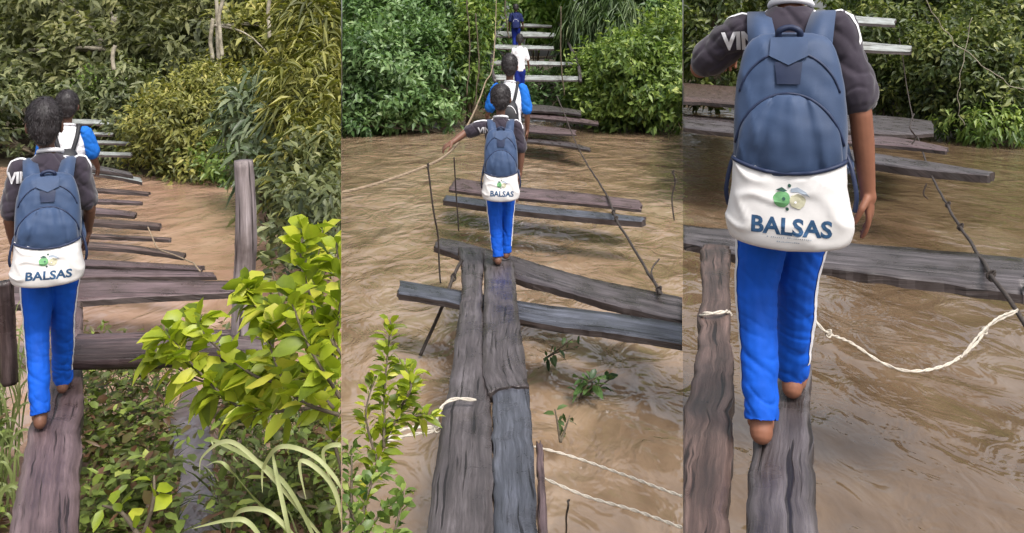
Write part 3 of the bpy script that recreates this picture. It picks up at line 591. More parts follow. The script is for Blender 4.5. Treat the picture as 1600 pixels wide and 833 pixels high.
for k, (x, y0, y1, Y, lab) in enumerate(((728, -10, 150, 21, 'leftmost long vine stem hanging at the left entrance of the ramp'), (742, 20, 168, 21.3, 'vine stem hanging just right of the leftmost one'), (790, -10, 60, 21, 'short vine hanging over the head of the farthest child'), (876, 10, 150, 21.5, 'vine hanging at the right side of the ramp slats'))):
    rope(lab, [P(x, y0, Y), P(x+random.uniform(-8, 8), (y0+y1)/2, Y), P(x+random.uniform(-6, 6), y1, Y)], .018, BARK, 'M', 'vine', 'vine', w_=.03)
for k, (x, y0, y1, lab) in enumerate(((348, -10, 88, 'thin pale trunk rising in the middle of the left woods'), (334, 30, 92, 'short pale trunk left of the thin one in the left woods'), (424, -10, 60, 'slender trunk between tree crowns right of centre in the left woods'), (180, 70, 110, 'short bare pale stem above the left ramp'))):
    rope(lab, [P(x, y0, 14.6), P(x-5, (y0+y1)/2, 14.6), P(x-2, y1, 14.6)], .035, BARK_PALE, 'L', 'slender_tree', 'tree', w_=.03)

# ------------------------------------------------------------------ near plants
def sapling(label, base, branches, mat, panel, L, W, per, lod=1, name='sapling', cat='sapling', droop=.35, stem=.008, up=.25, tone=(.5, .2), spread=.25):
    root = empty(name, base); tag(root, label, cat); gs = []; C = []; D = []
    for br in branches:
        pts = spline(wob([np.array(p) for p in br], .01, 5), 7); gs.append(tube_geo(pts, list(np.linspace(stem, stem*.35, len(pts))), 6))
        n = max(3, int(per*sum(np.linalg.norm(pts[i+1]-pts[i]) for i in range(len(pts)-1))))
        for q in range(n):
            t = .12+.88*(q+random.random()*.6)/n; i = min(int(t*(len(pts)-1)), len(pts)-2); p = pts[i]+(pts[i+1]-pts[i])*random.random()
            tn = pts[i+1]-pts[i]; tn = tn/max(np.linalg.norm(tn), 1e-5); a = rng.normal(0, 1, 3); a = a-tn*a.dot(tn); a /= np.linalg.norm(a)
            C.append(p+a*.008); D.append(a+tn*.6+np.array((0, 0, up))+rng.normal(0, spread, 3))
    n = len(C); s = rng.uniform(.55, 1.2, n)
    leaves('leaves', C, D, L*s, W*s, mat, root, panel, lod, droop, .12, v=np.clip(rng.normal(tone[0], tone[1], n), 0, 1))
    mk('stem', *merge(*gs), BARK, root, panel)
    return root
def br(*p): return [P(*q) for q in p]
Y_ = 2.9
sapling('large yellow green broad leaved sapling at the lower right of the left crossing', P(500, 800, 2.7),
        [br((540, 760, 2.5), (500, 600, 2.7), (490, 480, 2.8), (505, 360, 2.9)), br((520, 640, 2.6), (440, 560, 2.7), (330, 600, 2.75), (235, 545, 2.8)),
         br((500, 560, 2.7), (430, 490, 2.8), (395, 470, 2.9), (385, 440, 2.9)), br((470, 600, 2.6), (400, 590, 2.6), (320, 520, 2.7), (318, 490, 2.75)),
         br((520, 560, 2.5), (535, 460, 2.5), (525, 380, 2.6)), br((530, 650, 2.4), (460, 620, 2.4), (420, 540, 2.5), (430, 510, 2.5)), br((530, 620, 2.3), (480, 540, 2.3), (450, 455, 2.4)),
         br((480, 640, 2.5), (380, 640, 2.6), (300, 570, 2.65), (262, 510, 2.7)), br((540, 560, 2.4), (500, 500, 2.5), (470, 400, 2.55), (480, 355, 2.6))],
        GREENL['yell'], 'L', .095, .06, 140, stem=.006, spread=.4, tone=(.55, .25))
sapling('small yellow green seedling at the bottom beside the mauve walkway plank', P(215, 850, 2.25), [br((215, 860, 2.2), (235, 790, 2.2), (240, 740, 2.25)), br((220, 840, 2.2), (190, 800, 2.25), (160, 790, 2.3))], GREENL['yell'], 'L', .075, .045, 30)
sapling('yellow green leafy sapling leaning up at the left of the middle walkway', P(560, 833, 2.4),
        [br((553, 870, 2.2), (590, 720, 2.4), (625, 640, 2.5), (645, 570, 2.6)), br((600, 700, 2.4), (600, 600, 2.5), (612, 505, 2.6)), br((590, 720, 2.4), (570, 650, 2.45), (585, 590, 2.5)),
         br((615, 660, 2.5), (655, 650, 2.55), (672, 655, 2.6)), br((622, 640, 2.5), (640, 600, 2.5), (622, 560, 2.6))], GREENL['yell'], 'M', .06, .022, 240, stem=.005, tone=(.45, .25))
sapling('dark green weedy plant in the bottom left corner of the middle crossing', P(570, 900, 2.2),
        [br((560, 900, 2.1), (570, 780, 2.2), (600, 730, 2.3)), br((600, 900, 2.1), (620, 810, 2.2), (630, 760, 2.3)), br((545, 880, 2.1), (548, 760, 2.2), (550, 700, 2.3)), br((540, 900, 2.1), (580, 820, 2.15), (610, 790, 2.2)), br((580, 900, 2), (560, 830, 2.1), (540, 790, 2.1))], GREENL['midy'], 'M', .045, .026, 190, tone=(.45, .2), stem=.005)
sapling('dark leafy twig poking out of the water right of the middle walkway', G(912, 620, 0), [br((905, 625, 4.7), (915, 602, 4.6), (940, 585, 4.55)), br((908, 622, 4.7), (925, 600, 4.6), (905, 592, 4.6)), br((910, 622, 4.7), (935, 604, 4.7), (955, 590, 4.7))], GREENL['mid'], 'M', .1, .045, 45, tone=(.3, .15))
sapling('thin drowning twig with few leaves near the cross boards', G(860, 560, 0), [br((850, 562, 5.2), (870, 548, 5.1), (895, 528, 5.1)), br((852, 560, 5.2), (868, 552, 5.1), (905, 540, 5.1))], GREENL['vine'], 'M', .08, .03, 30, tone=(.3, .2))
sapling('small olive weed standing in shallow water by the near plank', G(875, 680, 0), [br((876, 690, 3.9), (872, 665, 3.95), (868, 640, 4)), br((876, 690, 3.9), (885, 665, 3.95), (890, 650, 4))], GREENL['vine'], 'M', .07, .028, 45, tone=(.35, .2))
sapling('brown leaved branch over the pink water right of the leaning post', P(450, 480, 4.2), [br((460, 520, 4), (430, 440, 4.1), (415, 390, 4.3)), br((460, 520, 4), (455, 440, 4.1), (430, 400, 4.2)), br((470, 500, 4), (470, 420, 4.1), (450, 370, 4.3)), br((440, 500, 4.1), (420, 450, 4.2), (405, 430, 4.3))], GREENL['leftd'], 'L', .09, .04, 60, tone=(.6, .25))
# drooping pale reed blades
def blade_plant(label, base, arcs, mat, panel, w0=.01, name='reed_plant', cat='grass', tone=.85):
    root = empty(name, base); tag(root, label, cat); V = []; Fc = []; fa = []
    for arc in arcs:
        pts = [Vector(p) for p in spline([np.array(q) for q in arc], 8)]; o = len(V); n = len(pts); tv = min(1, max(0, random.gauss(tone, .12)))
        sd_ = Vector((random.uniform(-.4, .4), random.uniform(-1, 0), .3)).normalized()
        for i, p in enumerate(pts):
            t = i/(n-1); wv_ = w0*(.35+.65*math.sin(math.pi*min(1, t*.85+.1)))*(1-t**5)+.0006
            tn = (pts[min(i+1, n-1)]-pts[max(i-1, 0)]).normalized(); s = tn.cross(sd_).normalized()
            nn = s.cross(tn).normalized()
            V += [tuple(p-s*wv_/2+nn*wv_*.12), tuple(p-nn*wv_*.05), tuple(p+s*wv_/2+nn*wv_*.12)]
        for i in range(n-1):
            a = o+3*i
            for k in (0, 1): Fc.append((a+k, a+k+1, a+k+4, a+k+3)); fa.append(tv)
    mk('blades', V, Fc, mat, root, panel, fattr=fa)
    return root
blade_plant('clump of long pale drooping reed blades at the bottom right of the left crossing', P(520, 860, 1.9),
   [br((520, 860, 1.9), (420, 740, 1.9), (360, 690, 1.95), (318, 712, 2.0), (312, 740, 2)), br((500, 860, 1.9), (440, 750, 1.9), (340, 690, 2.0), (335, 700, 2.0)), br((560, 800, 1.8), (500, 720, 1.8), (440, 698, 1.85), (412, 730, 1.9), (410, 770, 1.9)),
    br((480, 860, 1.9), (400, 780, 1.9), (350, 725, 1.9), (322, 728, 1.9)), br((545, 860, 1.8), (520, 760, 1.8), (470, 720, 1.8), (478, 780, 1.8)), br((470, 850, 1.8), (420, 800, 1.8), (372, 800, 1.85), (360, 833, 1.9)),
    br((420, 860, 1.8), (390, 818, 1.8), (360, 812, 1.8), (300, 826, 1.8)), br((560, 760, 1.9), (540, 700, 1.9), (505, 705, 1.9), (520, 760, 1.9)), br((460, 870, 1.8), (445, 800, 1.8), (430, 730, 1.9), (425, 700, 1.9))], GREENL['grass'], 'L')
rs = []
for k in range(150):
    x = random.uniform(-60, 34); y = random.uniform(560, 860); Yb = F*1.8/(y-HY)*random.uniform(.9, 1); dx = random.uniform(-55, 50); h = random.uniform(40, 110)
    rs.append(br((x, y, Yb), (x+dx*.3, y-h*.8, Yb), (x+dx*.8, y-h, Yb*1.0), (x+dx*1.3, y-h*.75, Yb)))
blade_plant('tuft of long tangled grass left of the mauve walkway plank', P(0, 700, 3.2), rs, GREENL['grass'], 'L', .01, 'grass_tuft', 'grass', .55)['kind'] = 'stuff'
# ground cover on the near bank: broad weeds nobody could count
n = 11000; px = rng.uniform(-40, 534, n); py = rng.uniform(575, 900, n)
C = np.array([G(a, b, .2) for a, b in zip(px, py)]); C[:, 2] += rng.random(n)**1.5*.28
cl = np.array([noise.noise(Vector((a*.012, b*.012, 0))) for a, b in zip(px, py)])
gap = np.exp(-((px-(300+.05*(py-600)))/38)**2)*(py > 585)
keep = (cl > -.08) & (rng.random(n) > gap*1.4) & ~((px > 0) & (px < 128) & (py > 400)) | (rng.random(n) < .06)
keep &= ~((px > 5) & (px < 128))
C = C[keep]; n = len(C); D = rng.normal(0, 1, (n, 3)); D[:, 2] = np.abs(D[:, 2])*.6
o = leaves('ground_cover', C, D, rng.uniform(.025, .08, n), rng.uniform(.012, .042, n), GREENL['cover'], None, 'L', 1, .2, v=np.clip(rng.normal(.35, .22, n), 0, 1))
tag(o, 'low green ground cover on the muddy near bank', 'ground cover', kind='stuff')
n = 2600; px = rng.uniform(130, 534, n); py = rng.uniform(585, 860, n); C = np.array([G(a, b, .15) for a, b in zip(px, py)]); gap = np.exp(-((px-305)/45)**2)
k_ = rng.random(n) > gap*1.2; C = C[k_]; n = len(C); D = rng.normal(0, .5, (n, 3)); D[:, 2] = 1
tag(leaves('short_grass', C, D, rng.uniform(.1, .26, n), rng.uniform(.006, .011, n), GREENL['grass'], None, 'L', 1, .3, v=np.clip(rng.normal(.3, .2, n), 0, 1)), 'short grass blades among the ground cover on the near bank', 'grass', kind='stuff')

# ------------------------------------------------------------------ people
def ell_geo(c, r, nu=16, nv=10, rot=None):
    V = []; Fc = []
    for j in range(nv+1):
        ph = math.pi*j/nv
        for i in range(nu):
            th = 2*math.pi*i/nu; d = Vector((r[0]*math.sin(ph)*math.cos(th), r[1]*math.sin(ph)*math.sin(th), r[2]*math.cos(ph)))
            if rot is not None: d = rot @ d
            V.append(tuple(Vector(c)+d))
    for j in range(nv):
        for i in range(nu):
            i2 = (i+1) % nu; Fc.append((j*nu+i, (j+1)*nu+i, (j+1)*nu+i2, j*nu+i2))
    return V, Fc
def cap_geo(p0, r0, p1, r1, n=14):
    p0, p1 = Vector(p0), Vector(p1); d = (p1-p0).normalized(); pts = []; rs_ = []
    for a in (-80, -55, -30, 0): pts.append(p0+d*r0*math.sin(math.radians(a))); rs_.append(r0*math.cos(math.radians(a)))
    for t in (.33, .66): pts.append(p0+(p1-p0)*t); rs_.append(r0+(r1-r0)*t)
    for a in (0, 30, 55, 80): pts.append(p1+d*r1*math.sin(math.radians(a))); rs_.append(r1*math.cos(math.radians(a)))
    return tube_geo(pts, rs_, n)
def chain(pts, rs_): return [cap_geo(pts[i], rs_[i], pts[i+1], rs_[i+1]) for i in range(len(pts)-1)]
def loft_geo(secs, n=24, e=2.0):
    """secs: (cx,cy,z,rx,ry)"""
    V = []; Fc = []
    for cx, cy, z, rx, ry in secs:
        for i in range(n):
            th = 2*math.pi*i/n; c, s = math.cos(th), math.sin(th)
            V.append((cx+rx*abs(c)**(2/e)*(1 if c > 0 else -1), cy+ry*abs(s)**(2/e)*(1 if s > 0 else -1), z))
    for j in range(len(secs)-1):
        for i in range(n):
            i2 = (i+1) % n; Fc.append((j*n+i, j*n+i2, (j+1)*n+i2, (j+1)*n+i))
    Fc.append(tuple(range(n-1, -1, -1))); Fc.append(tuple((len(secs)-1)*n+i for i in range(n)))
    return V, Fc
def fuse(geos, voxel, smooth, disp=None):
    """voxel union of shapes into one continuous surface; returns (verts array, faces list)"""
    me = bpy.data.meshes.new('tmp'); bm = bmesh.new()
    for v, f in geos:
        vs = [bm.verts.new(p) for p in v]
        for q in f:
            try: bm.faces.new([vs[i] for i in q])
            except ValueError: pass
    bmesh.ops.recalc_face_normals(bm, faces=bm.faces); bm.to_mesh(me); bm.free()
    o = bpy.data.objects.new('tmp', me); col.objects.link(o)
    r = o.modifiers.new('r', 'REMESH'); r.mode = 'VOXEL'; r.voxel_size = voxel
    s = o.modifiers.new('s', 'SMOOTH'); s.factor = .5; s.iterations = smooth
    bpy.context.view_layer.update()
    ev = o.evaluated_get(bpy.context.evaluated_depsgraph_get()); m2 = bpy.data.meshes.new_from_object(ev)
    n = len(m2.vertices); V = np.zeros(n*3); m2.vertices.foreach_get('co', V); V = V.reshape(-1, 3)
    N = np.zeros(n*3); m2.vertices.foreach_get('normal', N); N = N.reshape(-1, 3)
    Fc = [tuple(p.vertices) for p in m2.polygons]
    if disp:
        d = np.array([disp(Vector(V[i]), Vector(N[i])) for i in range(n)]); V = V+N*d[:, None]
    bpy.data.objects.remove(o); bpy.data.meshes.remove(me); bpy.data.meshes.remove(m2)
    return V, Fc
def hand_geo(wr, d, side, palmn, s=1, curl=.6, grip=False):
    """wr wrist, d pointing direction, palmn palm normal; five separate fingers"""
    d = Vector(d).normalized(); pn = Vector(palmn); pn = (pn-d*pn.dot(d)).normalized(); a = d.cross(pn).normalized()*side
    wr = Vector(wr); gs = []; R = Matrix((a, d, pn)).transposed()
    gs.append(ell_geo(wr+d*.036*s, (.026*s, .04*s, .0125*s), rot=R)); gs.append(cap_geo(wr-d*.01, .018*s, wr+d*.02*s, .02*s))
    for k, (off, ln) in enumerate(((-.0215, .052), (-.0072, .058), (.0072, .054), (.0215, .043))):
        p = wr+d*.052*s+a*off*s; q = d.copy(); pts = [wr+d*.03*s+a*off*s*.8, p+d*.012*s]; c = curl*(1+.12*k)*(1.7 if grip else 1)
        for j in range(3):
            ang = c*(.5+.5*j)*.75 if not grip else c*.7*(j+1)*.62
            q = (d*math.cos(ang)+pn*math.sin(ang)); pts.append(pts[-1]+q*ln*s*(.42, .32, .26)[j])
        gs += chain(pts, [.0072*s, .0068*s, .0064*s, .006*s, .0052*s])
    t0 = wr+d*.018*s-a*.018*s; dir1 = (d*.6-a*.75+pn*.35).normalized(); dir2 = (d*.9-a*.15+pn*.5).normalized()
    gs += chain([t0, t0+dir1*.03*s, t0+dir1*.03*s+dir2*.022*s, t0+dir1*.03*s+dir2*.038*s], [.0105*s, .0085*s, .0075*s, .006*s])
    return gs
def foot_geo(an, yaw=0, tip=0, s=1):
    an = Vector(an); R = Matrix.Rotation(yaw, 3, 'Z') @ Matrix.Rotation(tip, 3, 'X')
    def q(x, y, z_): return an+R @ Vector((x*s, y*s, z_*s))
    gs = [cap_geo(q(0, -.018, -.036), .026*s, q(0, .0, 0), .024*s), cap_geo(q(0, -.018, -.038), .025*s, q(.0, .07, -.045), .026*s), cap_geo(q(0, .0, -.015), .022*s, q(0, .085, -.045), .02*s),
          cap_geo(q(-.017, .06, -.05), .016*s, q(-.02, .105, -.052), .014*s), cap_geo(q(.012, .05, -.05), .016*s, q(.016, .098, -.052), .013*s), cap_geo(q(0, .07, -.05), .017*s, q(0, .105, -.052), .014*s)]
    for k, x in enumerate((-.024, -.011, .001, .012, .022)):
        gs.append(cap_geo(q(x, .1, -.054), .008*s, q(x, .135-.006*k, -.057), .0075*s))
    return gs
def bvh_of(V, Fc): return BVHTree.FromPolygons([tuple(v) for v in V], Fc)
def ribbon(bvh, rays, off=.0025):
    """rays: list of rows, each a list of (origin, direction)"""
    rows = []
    for row in rays:
        r = []
        for o_, d_ in row:
            h = bvh.ray_cast(Vector(o_), Vector(d_).normalized())
            if h[0] is None: r = None; break
            r.append(tuple(h[0]-Vector(d_).normalized()*off))
        if r: rows.append(r)
    V = []; Fc = []
    if len(rows) < 2: return V, Fc
    m = len(rows[0])
    for r in rows: V += r
    for i in range(len(rows)-1):
        for k in range(m-1): a = i*m+k; Fc.append((a, a+1, a+m+1, a+m))
    return V, Fc
def text_geo(txt, size, bold=0.0, shear=0, space=1.0):
    cu = bpy.data.curves.new('t', 'FONT'); cu.body = txt; cu.size = size; cu.align_x = 'CENTER'; cu.offset = bold; cu.shear = shear; cu.space_character = space
    cu.resolution_u = 3; o = bpy.data.objects.new('t', cu); col.objects.link(o); bpy.context.view_layer.update()
    ev = o.evaluated_get(bpy.context.evaluated_depsgraph_get()); m = bpy.data.meshes.new_from_object(ev)
    bm = bmesh.new(); bm.from_mesh(m); bmesh.ops.triangulate(bm, faces=bm.faces)
    for _ in range(2):
        es = [e for e in bm.edges if e.calc_length() > size*.12]
        if es: bmesh.ops.subdivide_edges(bm, edges=es, cuts=1)
        bmesh.ops.triangulate(bm, faces=bm.faces)
    V = [tuple(v.co) for v in bm.verts]; Fc = [tuple(v.index for v in f.verts) for f in bm.faces]; bm.free()
    bpy.data.objects.remove(o); bpy.data.meshes.remove(m); bpy.data.curves.remove(cu)
    return V, Fc
def disc2d(pts): # filled outline in 2D, subdivided
    bm = bmesh.new(); f = bm.faces.new([bm.verts.new((x, y, 0)) for x, y in pts]); bmesh.ops.triangulate(bm, faces=bm.faces)
    bmesh.ops.subdivide_edges(bm, edges=bm.edges[:], cuts=2); bmesh.ops.triangulate(bm, faces=bm.faces)
    V = [tuple(v.co) for v in bm.verts]; bm.verts.index_update(); Fc = [tuple(v.index for v in f.verts) for f in bm.faces]; bm.free(); return V, Fc
def project(bvh, V, Fc, cx, cz, y0=-1.0, off=.0018, rot=0):
    out = []; ok = True
    for x, y, _ in V:
        x, y = x*math.cos(rot)-y*math.sin(rot), x*math.sin(rot)+y*math.cos(rot)
        h = bvh.ray_cast(Vector((cx+x, y0, cz+y)), Vector((0, 1, 0)))
        out.append((cx+x, (h[0].y if h[0] is not None else out[-1][1] if out else -.2)-off, cz+y))
    return out, Fc
def sc3(g, s, wx):
    v, f = g; a = np.array(v, float)*s; a[:, 0] *= wx; return a, f

def child(label, loc, yaw, height, pose, outfit, wid=1.0, vox=.0065):
    """built facing +Y at 1.3 m, scaled; pose gives joints in that frame"""
    s = height/1.3; root = empty('person', loc, yaw); tag(root, label, 'child')
    bx, by = pose.get('body', (0, 0)); by0 = by; hx, hz = pose.get('head', (0, 0))
    B = lambda x, y, z_: Vector((x+bx, y+by0, z_))
    lean = pose.get('lean', 0)
    shL, shR = B(-.125, .0+lean, 1.0), B(.125, .0+lean, 1.0)
    elL, haL, elR, haR = [Vector(pose[k])+Vector((bx, by0, 0)) for k in ('elL', 'haL', 'elR', 'haR')]
    hiL, hiR = B(-.058, 0, .62), B(.058, 0, .62)
    anL, anR = Vector(pose['anL']), Vector(pose['anR']); knL, knR = Vector(pose['knL']), Vector(pose['knR'])
    hc = B(hx, lean+.01, 0)
    g = []
    g.append(loft_geo([(bx, by0, .6, .09, .065), (bx, by0, .68, .1, .07), (bx, by0+lean*.3, .78, .088, .062), (bx, by0+lean*.7, .9, .098, .06), (bx, by0+lean, .98, .096, .05), (bx, by0+lean, 1.02, .066, .036), (bx, by0+lean, 1.045, .045, .04)]))
    g.append(cap_geo(B(0, lean, 1.02), .034, hc+Vector((0, 0, 1.12)), .036))
    H = hc+Vector((0, 0, 1.2+hz))
    g.append(ell_geo(H+Vector((0, 0, .012)), (.071, .086, .086))); g.append(ell_geo(H+Vector((0, .03, -.05)), (.05, .052, .055)))
    g.append(ell_geo(H+Vector((0, .05, -.09)), (.022, .02, .015)))
    g.append(cap_geo(H+Vector((0, .078, .0)), .008, H+Vector((0, .094, -.03)), .012))
    for q in (-1, 1):
        g.append(ell_geo(H+Vector((q*.01, .084, -.033)), (.009, .009, .007))); g.append(ell_geo(H+Vector((q*.072, -.005, -.012)), (.011, .019, .028), rot=Matrix.Rotation(q*.35, 3, 'Z')))
        g.append(ell_geo(H+Vector((q*.032, .062, -.03)), (.02, .018, .02)))
    g.append(ell_geo(H+Vector((0, .08, -.058)), (.021, .01, .005))); g.append(ell_geo(H+Vector((0, .078, -.067)), (.018, .01, .005)))
    for sh, el, ha, sd_ in ((shL, elL, haL, -1), (shR, elR, haR, 1)):
        g += chain([sh, (sh+el)/2, el, (el*.6+ha*.4), ha], [.036, .033, .029, .028, .02])
        fd = (ha-el).normalized(); grip = pose.get('gripL') if sd_ < 0 else pose.get('gripR')
        g += hand_geo(ha, pose.get('hdL' if sd_ < 0 else 'hdR', fd), sd_, pose.get('pnL' if sd_ < 0 else 'pnR', (-sd_, 0, 0)), 1.05, .55, grip)
    for hi, kn, an in ((hiL, knL, anL), (hiR, knR, anR)):
        g += chain([hi, (hi+kn)/2, kn, kn*.65+an*.35, an], [.075, .06, .044, .042, .026])
    g += foot_geo(anL, pose.get('fyL', .06), pose.get('tipL', 0), 1.12); g += foot_geo(anR, pose.get('fyR', -.06), pose.get('tipR', 0), 1.12)
    V, Fc = fuse(g, vox*.78, 3)
    mk('body', *sc3((V, Fc), s, wid), outfit.get('skin', SKIN), root, local=True)
    # eyes (this face looks away up the bridge)
    for q in (-1, 1):
        mk('eye', *sc3(ell_geo(H+Vector((q*.029, .073, .0)), (.012, .008, .008)), s, wid), EYEW, root, local=True)
    # hair
    def hd(p, n_): return .002*noise.noise(p*60)+.003*noise.noise(p*22)
    g = [ell_geo(H+Vector((0, -.014, .026)), (.08, .086, .086)), ell_geo(H+Vector((0, -.042, -.015)), (.068, .056, .055)), ell_geo(H+Vector((0, -.058, -.05)), (.044, .03, .03))]
    HV, HF = fuse(g, .007, 3, hd)
    hair = mk('hair', *sc3((HV, HF), s, wid), HAIR, root, local=True)
    ns = 5000; idx = rng.integers(0, len(HV), ns); c0 = np.array(H)+np.array((0, 0, .03)); Cc = HV[idx]; out = unit(Cc-c0)
    crown = np.array(H)+np.array((.01, -.03, .12)); dn = unit(Cc-crown); tg = unit(dn-out*np.sum(dn*out, 1)[:, None]+out*.4+rng.normal(0, .25, (ns, 3)))
    hv, hf, k, nf = leaf_geo(Cc-tg*.004, tg, rng.uniform(.012, .024, ns), .0014, 0, .1, .1)
    mk('strands', *sc3((hv, hf), s, wid), HAIR, hair, local=True, smooth=False, fattr=np.repeat(rng.random(ns), nf))
    # shirt
    def sd2(p, n_):
        q = Vector((p.x*9, p.y*9, p.z*7)); f1 = abs(noise.noise(Vector((p.x*7+3, p.y*7, p.z*10+p.x*8)))); f2 = abs(noise.noise(Vector((p.x*14, p.y*14+9, p.z*20-p.x*10))))
        return .003+.008*noise.noise(q)-.014*max(0, .2-f1)*2-.008*max(0, .22-f2)*2
    sl = outfit.get('sleeve', .78)
    g = [loft_geo([(bx, by0, .6, .118, .088), (bx, by0, .66, .12, .09), (bx, by0+lean*.4, .78, .115, .083), (bx, by0+lean*.8, .9, .124, .086), (bx, by0+lean, .965, .128, .078), (bx, by0+lean, 1.015, .108, .066), (bx, by0+lean, 1.045, .068, .058), (bx, by0+lean, 1.062, .052, .05)])]
    for sh, el, ha in ((shL, elL, haL), (shR, elR, haR)):
        e2 = sh+(el-sh)*sl; g += chain([sh+Vector((0, 0, -.004)), (sh+e2)/2, e2], [.05, .051, .053])
    SV, SF = fuse(g, vox, 4, sd2)
    shirt = mk('shirt', *sc3((SV, SF), s, wid), outfit['shirt'], root, local=True)
    sb = bvh_of(SV, SF)
    if outfit.get('sleevecol'):
        for sh, el in ((shL, elL), (shR, elR)):
            e2 = sh+(el-sh)*(sl+.02); V2, F2 = fuse(chain([sh+Vector((0, 0, .0)), (sh+e2)/2, e2], [.056, .057, .059]), vox, 3, sd2)
            mk('sleeve', *sc3((V2, F2), s, wid), outfit['sleevecol'], shirt, local=True)
    # collar band
    cpts = [B(.052*math.cos(a), lean+.006+.046*math.sin(a), 1.062+.012*math.sin(a)*-1) for a in np.linspace(0, 2*math.pi, 25)[:-1]]
    cpts.append(cpts[0]); mk('collar', *sc3(tube_geo(cpts, .0095, 8, False), s, wid), outfit.get('collar', WHITE), shirt, local=True)
    if outfit.get('piping'):
        for q, sh, el in ((-1, shL, elL), (1, shR, elR)):
            rows = []
            for t in np.linspace(-.45, .7, 20):
                c = sh+(el-sh)*max(t, 0)*sl*.8+Vector((-q*.0-q*(-min(t, 0))*.16, -.012, 0)); ax = Vector((q*.5, -.15, 1)).normalized() if t > 0 else Vector((q*.12, -.15, 1)).normalized()
                rows.append([(c+ax*.3+Vector((0, w2, 0)), -ax) for w2 in (-.007, 0, .007)])
            v, f = ribbon(sb, rows)
            if f: mk('piping', *sc3((v, f), s, wid), WHITE, shirt, local=True)
    if outfit.get('vin'):
        tv, tf = text_geo('VIN', .062, .0022, .05, .95)
        v, f = project(sb, tv, tf, bx+outfit['vin'][0], outfit['vin'][1], off=.003, rot=.03)
        mk('shirt_lettering', *sc3((v, f), s, wid), WHITE, shirt, local=True)
    # trousers
    def td(p, n_):
        q = Vector((p.x*8, p.y*8, p.z*6)); k = .5+.8*max(0, (.3-p.z)/.3); f1 = abs(noise.noise(Vector((p.x*9+p.z*3, p.y*7+5, p.z*5)))); f2 = abs(noise.noise(Vector((p.x*11, p.y*11, p.z*26+p.x*8))))
        return (.009*noise.noise(q)-.012*max(0, .2-f1)*2-.007*max(0, .24-f2)*2)*k
    g = [loft_geo([(bx, by0, .54, .085, .06), (bx, by0, .58, .115, .08), (bx, by0, .64, .118, .088), (bx, by0, .71, .108, .08)])]
    for hi, kn, an in ((hiL, knL, anL), (hiR, knR, anR)):
        dn_ = (an-kn).normalized(); he = an+dn_*.02+Vector((0, -.006, 0)); fr = outfit.get('flare', 1)
        g += chain([hi+Vector((0, 0, -.01)), (hi+kn)/2, kn, (kn+he)/2], [.08, .069, .058*fr, .052*fr])
        a_, b_2 = (kn+he)/2, he; z1 = Vector((0, 0, 1))
        g.append(tube_geo([a_+(b_2-a_)*t for t in (0, .3, .6, .85, 1)], [.052*fr, .049*fr, .047*fr, .046*fr, .045*fr], 18))
    TV, TF = fuse(g, vox, 3, td)
    tr = mk('trousers', *sc3((TV, TF), s, wid), outfit['trousers'], root, local=True)
    if outfit.get('stripe', True):
        tb = bvh_of(TV, TF)
        for q, hi, kn, an in ((-1, hiL, knL, anL), (1, hiR, knR, anR)):
            rows = []
            for t in np.linspace(0, 1, 46):
                zt = .66+(an.z+.03-.66)*t
                c = hi+(kn-hi)*((hi.z-zt)/(hi.z-kn.z)) if zt > kn.z else kn+(an-kn)*((kn.z-zt)/(kn.z-an.z))
                rows.append([((c.x+q*.3, c.y-.035+w2, zt), (-q, .06, 0)) for w2 in (-.009, 0, .009)])
            v, f = ribbon(tb, rows)
            if f: mk('side_stripe', *sc3((v, f), s, wid), WHITE, tr, local=True)
    return root, s, (bx, by0+lean)

